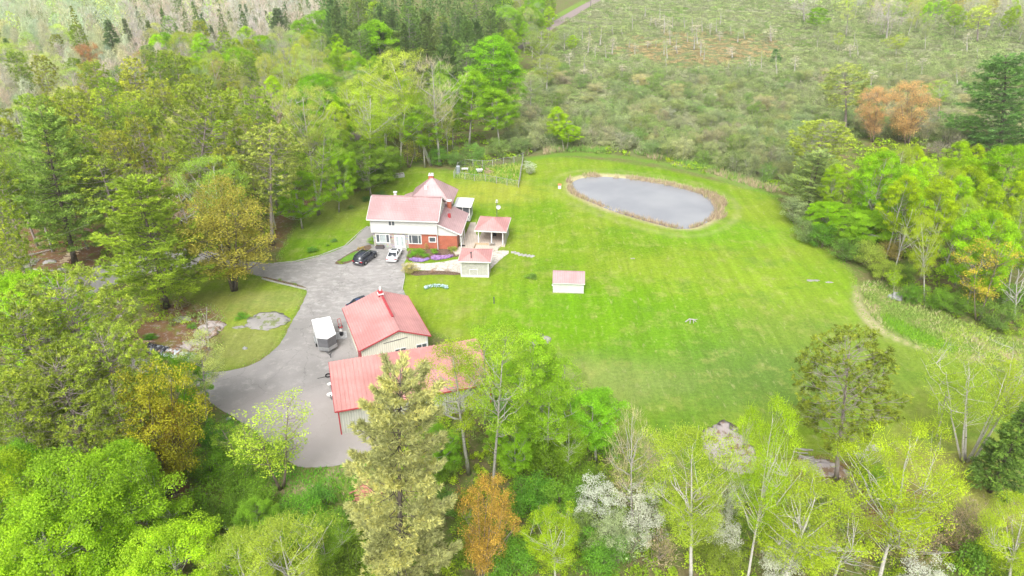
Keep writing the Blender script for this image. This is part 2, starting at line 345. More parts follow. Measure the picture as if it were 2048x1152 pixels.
dn = g.noise(1.2, 3, .6, v0, 'Color'); vm = g.n.new('ShaderNodeVectorMath'); vm.operation = 'ADD'; g.l.new(v0, vm.inputs[0]); vs = g.n.new('ShaderNodeVectorMath'); vs.operation = 'SCALE'; g.l.new(dn, vs.inputs[0]); vs.inputs['Scale'].default_value = 1.5; g.l.new(vs.outputs[0], vm.inputs[1]); g.l.new(vm.outputs[0], cr.inputs['Vector'])
c = g.mix(g.ramp(cr.outputs['Distance'], .003, .010, .35, 0), c, (.10,.10,.095))
bc = G(640,860); mp = g.n.new('ShaderNodeMapping'); mp.vector_type = 'TEXTURE'; mp.inputs['Location'].default_value = (bc[0]-1, bc[1], 0); mp.inputs['Scale'].default_value = (13, 7, 1)
g.l.new(v0, mp.inputs[0]); L = g.n.new('ShaderNodeVectorMath'); L.operation = 'LENGTH'; g.l.new(mp.outputs[0], L.inputs[0])
c = g.mix(g.ramp(g.math('ADD', L.outputs['Value'], g.math('MULTIPLY', a1, .6)), 1.6, 1.0, 0, .7), c, (.35,.315,.30))
g.bump(a3, .02, .5); ASPH = g.done(c)
sheet('driveway', DRIVE_W, .02, ASPH, jitter=.07, seed=4)
def ribbon(name, P, w, z, mat):
    m = MB(); vs = []
    for i, p in enumerate(P):
        a = P[max(i-1,0)]; b = P[min(i+1,len(P)-1)]; d = Vector((b[0]-a[0], b[1]-a[1])).normalized(); nx_, ny_ = -d.y*w/2, d.x*w/2
        vs += [(p[0]+nx_, p[1]+ny_, z), (p[0]-nx_, p[1]-ny_, z)]
    m.add(vs, [(2*i+1, 2*i+3, 2*i+2, 2*i) for i in range(len(P)-1)]); o = m.build(name, mat); o['kind'] = 'structure'; return o
ribbon('road', ROAD_W, 6.2, .03, simple('gravel_road', (.27,.22,.21), .95, .1, .12, .8))
ribbon('road_verge', [(p[0]-5.6, p[1]+1.5) for p in ROAD_W[26:]], 5, .012, simple('verge_grass', (.16,.25,.04), .95, .1, .2, 1.5))
# ---------------------------------------------------------------- pond
g = NG('pond_water', .035, .5); g.b.inputs['IOR'].default_value = 1.33
g.bump(g.noise(1.1, 3, .6, g.coord((1,2.2,1))), .01, .35)
wc = g.mix(g.ramp(g.noise(.08, 3), .35, .65), (.23,.24,.26), (.28,.29,.305)); g.done(wc)
wm = g.m
pcx = sum(p[0] for p in POND_W)/len(POND_W); pcy = sum(p[1] for p in POND_W)/len(POND_W)
sheet('pond_water', [(pcx+(x-pcx)*1.06, pcy+(y-pcy)*1.08) for x, y in POND_W], -.28, wm)
# ================================================================ BUILDINGS
def roofmat(name, col, seamsc, dirn='X'):
    g = NG(name, .45, .4); v = g.coord(); w = g.wave(seamsc, v, 0, dirn); g.bump(w, .02, .6)
    fade = g.noise(.22, 4, .6); streak = g.noise(1.6, 5, .65, g.coord((2.2,.22,.22) if dirn == 'X' else (.22,2.2,.22))); spk = g.noise(7, 3, .7)
    c = g.mix(g.ramp(fade, .35, .65), tuple(q*.88 for q in col), tuple(min(1,q*1.1+.02) for q in col)); c = g.mix(g.ramp(streak, .55, .75, 0, .35), c, tuple(q*.62 for q in col))
    c = g.mix(g.ramp(streak, .42, .25, 0, .3), c, (.62,.50,.47)); c = g.val(c, spk, .95, 1.05); c = g.val(c, w, .93, 1.04); return g.done(c)
M_ROOF = roofmat('roof_rose_metal', (.40,.26,.262), 1.2); M_ROOF2 = roofmat('roof_red_metal', (.48,.235,.225), 1.0)
M_ROOF3 = roofmat('roof_barn_metal', (.50,.235,.215), 3.1); M_TRIMR = simple('red_trim', (.40,.05,.06), .5, .3)
M_WHITE = simple('white_trim', (.66,.66,.65), .5, .3, .05); M_SIDE = streaked('white_siding', (.61,.61,.59), .6, .3, 2.2, var=.04, dirn='Z', depth=.02, amt=.08)
M_CREAM = streaked('cream_ribbed_cladding', (.72,.69,.58), .6, .3, 1.2, var=.05, dirn='X', depth=.03, amt=.12)
M_GREYM = streaked('grey_ribbed_cladding', (.46,.46,.41), .6, .3, 1.2, var=.06, dirn='X', depth=.03, amt=.25)
g = NG('orange_brick', .9, .15); bt = g.n.new('ShaderNodeTexBrick'); v0 = g.coord(rot=0); mpx = g.n.new('ShaderNodeMapping'); mpx.inputs['Rotation'].default_value = (math.pi/2, 0, 0); g.l.new(v0, mpx.inputs[0]); g.l.new(mpx.outputs[0], bt.inputs[0])
bt.inputs['Color1'].default_value = (.44,.125,.07,1); bt.inputs['Color2'].default_value = (.34,.10,.06,1); bt.inputs['Mortar'].default_value = (.36,.22,.17,1)
bt.inputs['Scale'].default_value = 4.2; bt.inputs['Mortar Size'].default_value = .012; M_BRICK = g.done(g.val(bt.outputs[0], g.noise(1.1, 4), .88, 1.1))
g = NG('grey_fieldstone', .9, .15); vv = g.n.new('ShaderNodeTexVoronoi'); vv.inputs['Scale'].default_value = 3.0; g.l.new(g.coord((1,1,1.7)), vv.inputs['Vector'])
M_STONE = g.done(g.mix(.35, g.mix(g.noise(3), (.37,.35,.32), (.45,.43,.39)), g.mix(1.0, vv.outputs['Color'], (.55,.53,.5), 'MULTIPLY')))
g = NG('window_glass', .08, .6); M_GLASS = g.done(g.mix(g.noise(.8), (.055,.065,.075), (.13,.145,.16)))
M_CURT = simple('curtained_glass', (.38,.43,.43), .2, .5, .15, 3); M_SCREEN = simple('dark_screen', (.10,.11,.12), .6, .3, .3, 6)
M_DECK = streaked('weathered_deck_boards', (.50,.44,.37), .8, .2, 1.1, var=.12, dirn='X', depth=.02, dirt=(.30,.27,.22), amt=.3)
M_WOODG = simple('grey_weathered_wood', (.34,.32,.29), .85, .15, .25, 3); M_WOODT = simple('tan_wood', (.46,.36,.24), .8, .2, .15, 3); M_BLACK = simple('black_plastic', (.018,.018,.02), .5, .3)
M_METAL = simple('galvanised_metal', (.42,.43,.44), .35, .5, .1, 3, .6); M_DKG = simple('dark_grey', (.09,.09,.095), .5, .3); M_CONC = simple('concrete', (.38,.37,.35), .9, .15, .15, 1.5, 0, .01)
HZ = math.radians(-4.6); HO = (-23.05, 103.75, 0)
house = root('house', HO, 'white two-storey house with rose metal roof, brick wing and rear hip block', 'house', rz=HZ)
def gable_walls(m, x0, x1, y0, y1, z0, z1, zr, yr):
    """siding box whose ends rise to a ridge that runs along x"""
    V = [(x0,y0,z0),(x1,y0,z0),(x1,y1,z0),(x0,y1,z0),(x0,y0,z1),(x1,y0,z1),(x1,y1,z1),(x0,y1,z1),(x0,yr,zr),(x1,yr,zr)]
    m.add(V, [(3,2,1,0),(0,1,5,4),(2,3,7,6),(1,2,6,9,5),(3,0,4,8,7),(4,5,9,8),(6,7,8,9)])
def hip(m, x0, x1, y0, y1, z, zr, xr=None, th=.14):
    cx, cy = ((x0+x1)/2, (y0+y1)/2) if xr is None else xr; A = (cx, cy, zr); c = [(x0,y0,z),(x1,y0,z),(x1,y1,z),(x0,y1,z)]
    m.add(c+[A]+[(x,y,z-th) for x, y, z in c], [(0,1,4),(1,2,4),(2,3,4),(3,0,4),(8,7,6,5),(0,5,6,1),(1,6,7,2),(2,7,8,3),(3,8,5,0)])
    for p in c: m.bar((p[0],p[1],p[2]+.02), (A[0],A[1],A[2]+.02), .13, .05)
def window(x, y, z, w, h, parent, panes=((0,1),), face='y', glass=None, fr=.09, sill=True):
    """framed window proud of the wall; face 'y' looks along -y, 'x' along +x"""
    def bx(m, a0, a1, d0, d1, z0, z1):
        if face == 'y': m.box(x+a0, x+a1, y-d1, y-d0, z0, z1)
        else: m.box(x+d0, x+d1, y+a0, y+a1, z0, z1)
    f = MB(); bx(f, -fr, 0, .003, .08, z-fr, z+h+fr); bx(f, w, w+fr, .003, .08, z-fr, z+h+fr); bx(f, 0, w, .003, .08, z+h, z+h+fr); bx(f, 0, w, .003, .10 if sill else .08, z-fr, z)
    for a, b in panes[1:]: bx(f, a*w-.05, a*w+.05, .003, .07, z, z+h)
    o = f.build('window', M_WHITE, parent); gls = glass or [M_GLASS]*len(panes)
    for (a, b), gm in zip(panes, gls):
        q = MB(); bx(q, a*w+.055*(a > 0), b*w-.055*(b < 1), .004, .03, z+.003, z+h-.003); q.build('pane', gm, o)
    return o
# main block
m = MB(); m.box(.0, 5.9, .0, 7.4, 0, 2.72); m.build('stone_wall', M_STONE, house)
m = MB(); m.box(5.903, 10.75, .0, 7.4, 0, 2.72); m.build('brick_wall', M_BRICK, house)
m = MB(); gable_walls(m, -.22, 10.9, -.28, 7.6, 2.723, 5.3, 7.62, 3.45); m.build('upper_wall', M_SIDE, house)
m = MB(); RX0, RX1 = -.62, 11.25; F0, F1 = (RX0,-.75,5.28), (RX1,-.75,5.28); R0, R1 = (RX0,3.45,7.86), (RX1,3.45,7.86); K0, K1 = (RX0,7.95,5.28), (RX1,7.95,5.28)
m.slab([F0, F1, R1, R0], .12); m.slab([R0, R1, K1, K0], .12)
for i in range(11):
    t = (i+.5)/11; a = Vector(F0).lerp(Vector(R0), t); b = Vector(F1).lerp(Vector(R1), t); m.bar(a+Vector((0,-.01,.017)), b+Vector((0,-.01,.017)), .05, .03)
m.bar((RX0,3.45,7.88), (RX1,3.45,7.88), .22, .08); m.build('roof', M_ROOF, house)
m = MB(); m.box(RX0, RX1, -.87, -.755, 5.12, 5.24); m.bar((RX1+.02,-.75,5.2), (RX1+.02,3.45,7.8), .06, .2); m.bar((RX1+.02,7.95,5.2), (RX1+.02,3.45,7.8), .06, .2); m.bar((RX0-.02,-.75,5.2), (RX0-.02,3.45,7.8), .06, .2); m.build('fascia_trim', M_WHITE, house)
m = MB(); m.box(10.80, 10.9, -.40, -.31, .1, 5.1); m.build('downpipe', M_WHITE, house)
m = MB(); m.box(5.85, 7.95, -.05, -.003, 2.35, 2.71); m.build('siding_panel', M_WHITE, house)
window(2.9, -.28, 4.15, .95, .72, house, ((0,.5),(.5,1)))
window(.55, 0, .95, 2.1, 1.35, house, ((0,.24),(.24,.76),(.76,1)), glass=[M_GLASS, M_CURT, M_GLASS], fr=.16)
window(6.05, 0, .95, 1.95, 1.45, house, ((0,.22),(.22,.78),(.78,1)), fr=.13)
window(9.45, 0, 1.35, .98, .75, house, fr=.14)
window(10.9, .7, 4.3, .5, .9, house, face='x', fr=.06); window(10.9, 4.4, 4.3, .5, .9, house, face='x', fr=.06)
m = MB(); m.box(3.55, 5.35, -.10, -.003, .10, 2.3); dr = m.build('french_door', M_WHITE, house)
for x in (3.85, 4.66): q = MB(); q.box(x, x+.4, -.13, -.103, .45, 2.05); q.build('pane', M_CURT, dr)
q = MB(); q.box(4.40, 4.50, -.18, -.103, 1.0, 1.12); q.build('handle', M_METAL, dr)
m = MB(); m.box(2.92, 3.05, -.22, -.003, 1.75, 2.05); m.build('wall_lamp', M_DKG, house)
m = MB(); m.box(3.3, 5.6, -.9, -.12, 0, .12); m.build('door_step', M_CONC, house)
# brick wing with lean-to roof falling away to the side
m = MB(); m.add([(10.903,.02,0),(14.05,.02,0),(14.05,8.2,0),(10.903,8.2,0),(10.903,.02,2.5),(14.05,.02,2.5),(14.05,8.2,2.5),(10.903,8.2,2.5)], [(3,2,1,0),(4,5,6,7),(0,1,5,4),(1,2,6,5),(2,3,7,6),(3,0,4,7)]); m.build('brick_wing_wall', M_BRICK, house)
m = MB(); m.add([(10.91,-.02,2.503),(14.1,-.02,2.503),(14.1,8.25,2.503),(10.91,8.25,2.503),(10.91,-.02,4.5),(14.1,-.02,3.02),(14.1,8.25,3.02),(10.91,8.25,4.5)], [(3,2,1,0),(4,5,6,7),(0,1,5,4),(1,2,6,5),(2,3,7,6),(3,0,4,7)]); m.build('wing_gable', M_SIDE, house)
m = MB(); W0 = [(10.92,-.45,4.72),(14.85,-.45,2.95),(14.85,8.75,2.95),(10.92,8.75,4.72)]; m.slab(W0, .12)
for i in range(9):
    t = (i+.5)/9; m.bar(Vector(W0[0]).lerp(Vector(W0[1]), t)+Vector((0,0,.017)), Vector(W0[3]).lerp(Vector(W0[2]), t)+Vector((0,0,.017)), .05, .03)
m.build('wing_roof', M_ROOF, house)
m = MB(); m.bar((14.88,-.45,2.87), (14.88,8.75,2.87), .06, .16); m.bar((10.92,-.48,4.62), (14.85,-.48,2.85), .05, .18); m.build('wing_fascia', M_WHITE, house)
for y in (.0, 1.9, 3.9): m = MB(); m.box(14.62, 14.78, y, y+.16, .05, 2.80); m.build('porch_post', M_WHITE, house)
m = MB(); m.box(14.053, 14.12, 2.3, 3.2, .1, 2.1); m.build('side_door', M_WHITE, house); m = MB(); m.box(14.053, 14.12, 4.9, 6.2, .9, 2.0); m.build('window', M_GLASS, house)
m = MB(); m.box(11.35, 12.0, 7.3, 7.95, 3.6, 5.6); ch = m.build('chimney', M_BRICK, house); q = MB(); q.box(11.28, 12.07, 7.23, 8.02, 5.603, 5.75); q.build('chimney_cap', M_WHITE, ch)
m = MB(); m.box(12.0, 12.45, 3.7, 4.15, 4.1, 4.75); m.build('roof_vent', M_TRIMR, house)
m = MB(); m.cyl((3.2, 4.3), .24, 7.2, 8.1, 10); m.cyl((3.2,4.3), .34, 8.12, 8.26, 10); m.build('roof_vent', M_WHITE, house)
# rear hip block
m = MB(); m.box(4.6, 11.2, 8.35, 15.2, 0, 4.6); m.build('rear_wall', M_SIDE, house)
m = MB(); hip(m, 4.0, 12.0, 7.97, 15.7, 4.72, 8.35); m.build('hip_roof', M_ROOF, house)
m = MB(); m.box(3.0, 4.59, 9.2, 13.4, 0, 4.0); m.build('side_bay', M_SIDE, house)
m = MB(); m.slab([(2.5,8.9,4.25),(5.0,8.9,5.1),(5.0,13.7,5.1),(2.5,13.7,4.25)], .12); m.build('bay_roof', M_ROOF, house)
m = MB(); m.box(7.45, 8.3, 11.65, 12.2, 7.6, 8.6); ch = m.build('chimney', M_BRICK, house)
q = MB(); q.box(7.4, 8.35, 11.6, 12.25, 8.603, 8.68); q.cyl((7.62, 11.95), .15, 8.68, 9.0, 8); q.cyl((8.1, 11.95), .17, 8.68, 9.0, 8, .24); q.build('chimney_cap', M_WHITE, ch)
m = MB(); m.box(7.0, 7.4, 10.0, 10.4, 6.6, 7.35); m.build('roof_vent', M_WHITE, house)
# screened sunroom
m = MB()
for x in (12.1, 13.3, 14.55):
    for y in (11.6, 15.0): m.box(x-.08, x+.08, y-.08, y+.08, .5, 3.2)
m.box(14.47, 14.63, 13.2, 13.36, .5, 3.2); m.box(12.0, 14.63, 11.5, 15.1, .3, .5); m.box(12.0, 14.63, 11.52, 11.6, .503, .95); m.box(14.55, 14.62, 11.6, 15, .503, .95); sr = m.build('sunroom_frame', M_WHITE, house)
q = MB(); q.box(12.18, 14.47, 11.56, 11.58, .95, 3.15); q.build('sunroom_screen', M_SCREEN, house); q = MB(); q.box(14.56, 14.58, 11.7, 14.92, .95, 3.15); q.build('sunroom_screen', M_SCREEN, house)
m = MB(); m.slab([(11.75,11.1,3.3),(14.95,11.1,3.2),(14.95,15.5,3.2),(11.75,15.5,3.3)], .16); m.build('sunroom_roof', simple('white_roof', (.72,.74,.74), .5, .3, .05), house)
# ---- patio and deck
def HL(x, y): c, s = math.cos(HZ), math.sin(HZ); return (HO[0]+c*x-s*y, HO[1]+s*x+c*y)
M_FLAG = NG('flagstones', .9, .15); g = M_FLAG; vd = g.n.new('ShaderNodeTexVoronoi'); vd.feature = 'DISTANCE_TO_EDGE'; vd.inputs['Scale'].default_value = 1.3; g.l.new(g.coord((1,1.2,1)), vd.inputs['Vector'])
M_FLAG = g.done(g.mix(g.ramp(vd.outputs['Distance'], .02, .06), (.33,.30,.22), g.mix(g.noise(1.5, 4), (.46,.43,.38), (.60,.57,.52))))
sheet('stone_path', smooth_poly(GP([(822,525),(850,528),(900,522),(960,510),(1003,500),(1022,503),(1000,520),(975,545),(962,553),(928,549),(880,542),(838,541),(812,536),(808,527)]), 1), .045, M_FLAG, jitter=.06)
patio = [GP([(921,494),(941,447),(952,447),(952,470),(962,480),(1008,482),(1008,490),(985,506),(930,506),(912,512),(905,503)])][0]
o = sheet('deck', patio, .22, M_DECK, .22, kind=None); tag(o, 'weathered wooden deck between the brick wing and the red-roofed pavilion', 'deck')
def pavilion(org, w, d, zf, ze, rise, rz, label, posts, name='pavilion'):
    p = root(name, (org[0], org[1], 0), label, 'pavilion', rz=rz)
    m = MB(); m.box(0, w, 0, d, .0, zf); m.build('floor_deck', M_DECK, p)
    m = MB(); hip(m, -.3, w+.3, -.3, d+.3, ze, ze+rise); m.build('roof', M_ROOF2, p)
    m = MB()
    for a, b in (((-.32,-.32),(w+.32,-.32)), ((w+.32,-.32),(w+.32,d+.32)), ((w+.32,d+.32),(-.32,d+.32)), ((-.32,d+.32),(-.32,-.32))): m.bar((*a, ze-.09), (*b, ze-.09), .07, .16)
    m.build('fascia_trim', M_WHITE, p)
    for x, y in posts: q = MB(); q.box(x-.09, x+.09, y-.09, y+.09, zf+.003, ze-.15); q.build('post', M_WHITE, p)
    return p
Pc = G(949,461,2.9); pav = pavilion((Pc[0]+.3, Pc[1]+.3), 4.75, 5.6, .32, 2.9, 1.25, math.radians(-7), 'open pavilion with red hip roof and white posts on the deck', [(.3,.2),(2.5,.2),(4.4,.2),(.3,5.4),(4.5,5.4),(4.5,2.8)])
m = MB(); m.box(4.70, 4.76, .3, 5.5, .323, 2.75); m.build('side_screen', simple('grey_mesh_screen', (.34,.33,.31), .8, .1, .15, 4), pav)
m = MB(); m.box(.3, 4.7, 5.5, 5.56, .323, 1.3); m.build('back_rail', M_WOODT, pav)
c, s = math.cos(math.radians(-7)), math.sin(math.radians(-7)); px_, py_ = Pc[0]+.3+c*2.6-s*3.0, Pc[1]+.3+s*2.6+c*3.0
ch = root('patio_chair', (px_, py_, .32), 'dark patio chair standing under the red-roofed pavilion', 'chair')
m = MB(); m.box(-.3,.3,-.3,.3,.4,.46); m.build('seat', M_BLACK, ch); m = MB(); m.box(-.3,.3,.24,.3,.463,1.0); m.build('backrest', M_BLACK, ch)
for x, y in ((-.27,-.27),(.23,-.27),(-.27,.23),(.23,.23)): m = MB(); m.box(x,x+.04,y,y+.04,0,.397); m.build('leg', M_BLACK, ch)
m = MB(); m.box(0, 3.8, -1.75, -.1, .0, .24); o = m.build('deck_platform', M_DECK, pav)
m = MB(); m.box(-.15, 2.6, -.12, -.02, .243, .6); m.box(-.25,-.15,-2.4,-.02,.243,.55); m.build('bench_rail', M_WOODT, pav)
bd = root('garden_bench', (*G(984,494)[:2], .24), 'small grey bench top lying on the deck before the pavilion', 'bench', rz=.25)
m = MB(); m.box(-.5,.5,-.2,.2,.35,.42); m.build('seat', M_WOODG, bd)
for x in (-.42,.36): m = MB(); m.box(x,x+.06,-.18,.18,0,.347); m.build('leg', M_WOODG, bd)
Gc = G(916,522,2.9); gz_ = pavilion((Gc[0]+.3, Gc[1]+.3), 4.35, 4.0, .1, 2.85, 1.0, math.radians(-3), 'screened gazebo with red hip roof and stove pipe beside the stone path', [(.1,.1),(4.25,.1),(.1,3.9),(4.25,3.9)], 'gazebo')
M_NET = simple('grey_netting', (.42,.41,.38), .8, .1, .12, 5)
m = MB(); m.box(.2,4.15,.1,.13,.35,2.6); m.build('front_screen', M_NET, gz_); m = MB(); m.box(4.22,4.25,.2,3.8,.35,2.6); m.build('side_screen', M_NET, gz_)
m = MB(); m.box(.1,4.25,.04,.098,.103,.35); m.box(1.35,2.6,.03,.095,1.25,1.33); m.box(1.35,1.42,.03,.095,.353,1.24); m.box(2.53,2.6,.03,.095,.353,1.24); m.build('lower_rail', M_WHITE, gz_)
m = MB(); m.cyl((1.65,.35), .09, 2.9, 4.0, 8); m.cyl((1.65,.35), .14, 4.01, 4.12, 8); m.build('stove_pipe', M_DKG, gz_)
Cp = G(921,549); o = sheet('gazebo_slab', GP([(920,541),(921,549),(962,553),(967,547),(972,538)]), .09, M_CONC, .09, kind=None); tag(o, 'grey stepped slab at the foot of the screened gazebo', 'slab')
for i, (x, y) in enumerate([(1027,505),(1034,507),(1041,510),(1049,511),(1057,512),(1064,513)]):
    X, Y, _ = G(x, y); m = MB((X, Y, 0)); m.obox((X, Y), .15*i, .85, .6, 0, .09); o = m.build('stepping_stone', M_CONC); tag(o, f'flat grey stepping stone on the lawn, {"first second third fourth fifth sixth".split()[i]} from the stone path', 'stepping stone', 'stepping stones leading off the path')
X, Y, _ = G(925,494); m = MB((X,Y,.22)); m.obox((X,Y), .1, .9, .5, .223, .26); tag(m.build('door_mat', M_BLACK), 'black door mat on the deck by the brick wing', 'mat')
# ---- garage
def uv2(a, b): v = Vector((b[0]-a[0], b[1]-a[1])); return v.length, math.atan2(v.y, v.x)
gb = G(797,661,4.75); gt = G(756,580,4.75); L, ang = uv2(gb, gt); GO = (gb[0], gb[1], 0); GR = ang-math.pi/2
gar = root('garage', GO, 'cream garage with red gable roof, ridge vent and small chimney', 'garage', rz=GR)
gl = G(715,702,3.05); c, s = math.cos(GR), math.sin(GR); dx, dy = gl[0]-GO[0], gl[1]-GO[1]; wl_ = abs(c*dx+s*dy); g2 = G(855,667,3.05); dx, dy = g2[0]-GO[0], g2[1]-GO[1]; wr = abs(c*dx+s*dy)
print('garage L', L, wl_, wr); hw = 4.35; HLW, HRW = 4.95, 3.95; ZR, ZE = 4.75, 3.05
m = MB(); V = []
for y in (.35, L-.3): V += [(-HLW+.35,y,0),(HRW-.35,y,0),(HRW-.35,y,ZE-.02),(0,y,ZR-.16),(-HLW+.35,y,ZE-.02)]
m.add(V, [(0,1,2,3,4),(9,8,7,6,5),(5,0,4,9),(1,6,7,2),(4,3,8,9),(3,2,7,8),(0,5,6,1)]); m.build('wall', M_CREAM, gar)
m = MB(); E0,E1 = (-HLW,0,ZE),(-HLW,L,ZE); R0,R1 = (0,0,ZR),(0,L,ZR); Q0,Q1 = (HRW,0,ZE),(HRW,L,ZE)
m.slab([E0,R0,R1,E1], .1); m.slab([R0,Q0,Q1,R1], .1); m.ribs(E0, E1, R1, R0, 30, .03, .02); m.ribs(Q0, Q1, R1, R0, 30, .03, .02); m.bar((0,0,ZR+.02),(0,L,ZR+.02),.3,.06); m.build('roof', M_ROOF2, gar)
m = MB(); m.bar((-HLW,-.03,ZE-.06),(0,-.03,ZR-.06),.05,.14); m.bar((HRW,-.03,ZE-.06),(0,-.03,ZR-.06),.05,.14); m.bar((-HLW-.03,0,ZE-.06),(-HLW-.03,L,ZE-.06),.05,.14); m.bar((HRW+.03,0,ZE-.06),(HRW+.03,L,ZE-.06),.05,.14); m.build('roof_trim', M_TRIMR, gar)
m = MB(); m.bar((.1,L*.30,ZR+.13),(.1,L*.80,ZR+.13),.28,.14); m.build('ridge_vent', M_TRIMR, gar)
m = MB(); m.box(-.3,.25,L-1.9,L-1.35,ZR-.3,ZR+.75); cc = m.build('chimney', M_TRIMR, gar); q = MB(); q.box(-.4,.35,L-2.0,L-1.25,ZR+.25,ZR+.42); q.cyl((0,L-1.6),.16,ZR+.76,ZR+1.25,8); q.build('chimney_cap', M_WHITE, cc)
for x in (-.55, 2.15): window(x, .35, 1.15, 1.3, .75, gar, ((0,.5),(.5,1)), fr=.07)
m = MB(); m.box(HRW-.55,HRW-.35,.30,.347,0,ZE-.1); m.build('corner_board', M_WHITE, gar)
m = MB(); m.box(-HLW+.29,-HLW+.345,.8,3.4,0.05,2.5); m.build('garage_door', M_TRIMR, gar)
m = MB(); m.bar((-1.9,.31,3.15),(1.1,.31,3.35),.04,.06); m.build('cable_strip', M_DKG, gar)
# ---- long shed
bf0 = G(683,869); bf1 = G(982,813); L, ang = uv2(bf0, bf1); BO = (bf0[0], bf0[1], 0)
barn = root('long_shed', BO, 'long grey shed with ribbed red single-slope roof below the garage', 'shed', rz=ang)
bk = G(661,724,4.6); c, s = math.cos(ang), math.sin(ang); D = -s*(bk[0]-BO[0])+c*(bk[1]-BO[1]); print('barn', L, D, -s*0)
m = MB(); V = [(0,0,0),(L,0,0),(L,D-.4,0),(0,D-.4,0),(0,0,3.35),(L,0,3.35),(L,D-.4,4.4),(0,D-.4,4.4)]; m.add(V, [(3,2,1,0),(4,5,6,7),(0,1,5,4),(1,2,6,5),(2,3,7,6),(3,0,4,7)]); m.build('wall', M_GREYM, barn)
m = MB(); A_,B_,C_,D_ = (-.3,-.35,3.42),(L+.3,-.35,3.42),(L+.3,D,4.62),(-.3,D,4.62); m.slab([A_,B_,C_,D_], .08); m.ribs(A_,B_,C_,D_, 38, .09, .07); m.build('roof', M_ROOF3, barn)
m = MB(); m.bar((-.33,-.35,3.36),(-.33,D,4.56),.05,.16); m.bar((L+.33,-.35,3.36),(L+.33,D,4.56),.05,.16); m.box(-.3,L+.3,-.42,-.37,3.27,3.43); m.box(-.05,.08,-.05,-.003,0,3.3); m.box(L-.08,L+.05,-.05,-.003,0,3.3); m.build('roof_trim', M_TRIMR, barn)
m = MB(); m.slab([(3.3,-1.3,2.35),(4.7,-1.3,2.35),(4.7,-.02,2.85),(3.3,-.02,2.85)], .06); m.ribs((3.3,-1.3,2.35),(4.7,-1.3,2.35),(4.7,-.02,2.85),(3.3,-.02,2.85),4,.06,.05); m.build('door_canopy', M_ROOF3, barn)
m = MB(); m.box(3.5,4.5,-.06,-.003,.05,2.1); m.build('door', M_WHITE, barn)
m = MB(); m.box(8.4,9.6,-.06,-.003,1.2,2.0); m.build('window', M_GLASS, barn)
# ---- little white shed on the field
s0 = G(1106,585); s1 = G(1167,587); L, ang = uv2(s0, s1); sh = root('garden_shed', (*s0[:2], 0), 'small white shed with pink-red metal roof alone on the big lawn', 'shed', rz=ang)
m = MB(); D = 3.0; V = [];
for x in (0, L): V += [(x,0,0),(x,D,0),(x,D,1.75),(x,D*.5,2.75),(x,0,1.75)]
m.add(V, [(4,3,2,1,0),(5,6,7,8,9),(0,1,6,5),(1,2,7,6),(2,3,8,7),(3,4,9,8),(4,0,5,9)]); m.build('wall', M_SIDE, sh)
m = MB(); a_,b_,c_,d_ = (-.12,-.18,1.68),(L+.12,-.18,1.68),(L+.12,D/2,2.86),(-.12,D/2,2.86); m.slab([a_,b_,c_,d_],.06); m.ribs(a_,b_,c_,d_,18,.04,.035); m.slab([d_,c_,(L+.12,D+.18,1.68),(-.12,D+.18,1.68)],.06); m.bar(d_,c_,.14,.06); m.build('roof', M_ROOF, sh)
m = MB(); m.box(-.12,L+.12,-.23,-.19,1.57,1.67); m.build('fascia_trim', M_WHITE, sh)
m = MB(); m.box(-.05,L+.05,-.05,D+.05,-.05,.07); m.build('skid_base', M_WOODG, sh); m = MB(); m.box(-.06,-.003,.9,2.0,.1,1.7); m.build('door', M_WHITE, sh)
m = MB(); m.box(-.2,-.07,-.02,.12,1.1,1.3); m.build('lamp', M_WHITE, sh)
# ================================================================ VEHICLES
g = NG('car_paint_black', .25, .6); g.b.inputs['Coat Weight'].default_value = .6; PB = g.done(g.mix(g.noise(2), (.012,.016,.028), (.02,.026,.045)))
g = NG('car_paint_white', .25, .5); g.b.inputs['Coat Weight'].default_value = .5; PWH = g.done(g.mix(g.noise(2), (.72,.73,.75), (.78,.79,.8)))
g = NG('car_paint_blue', .25, .5); g.b.inputs['Coat Weight'].default_value = .5; PBL = g.done(g.mix(g.noise(2), (.03,.05,.11), (.05,.07,.15)))
CG = simple('car_glass', (.03,.036,.045), .08, .7); CGB = simple('car_glass_bright', (.16,.18,.20), .08, .7); TY = simple('tyre_rubber', (.02,.02,.02), .85, .2); RM = simple('alloy_rim', (.45,.46,.47), .3, .6, .1, 4, .7)
TL = simple('tail_lamp_red', (.35,.01,.015), .3, .5); HL_ = simple('head_lamp_clear', (.6,.62,.63), .15, .6)
def loft(m, secs):
    n = len(secs[0]); vs = [p for s in secs for p in s]
    m.add(vs, [(i*n+k, (i+1)*n+k, (i+1)*n+(k+1) % n, i*n+(k+1) % n) for i in range(len(secs)-1) for k in range(n)]+[tuple(range(n)), tuple(range(len(secs)*n-1, (len(secs)-1)*n-1, -1))])
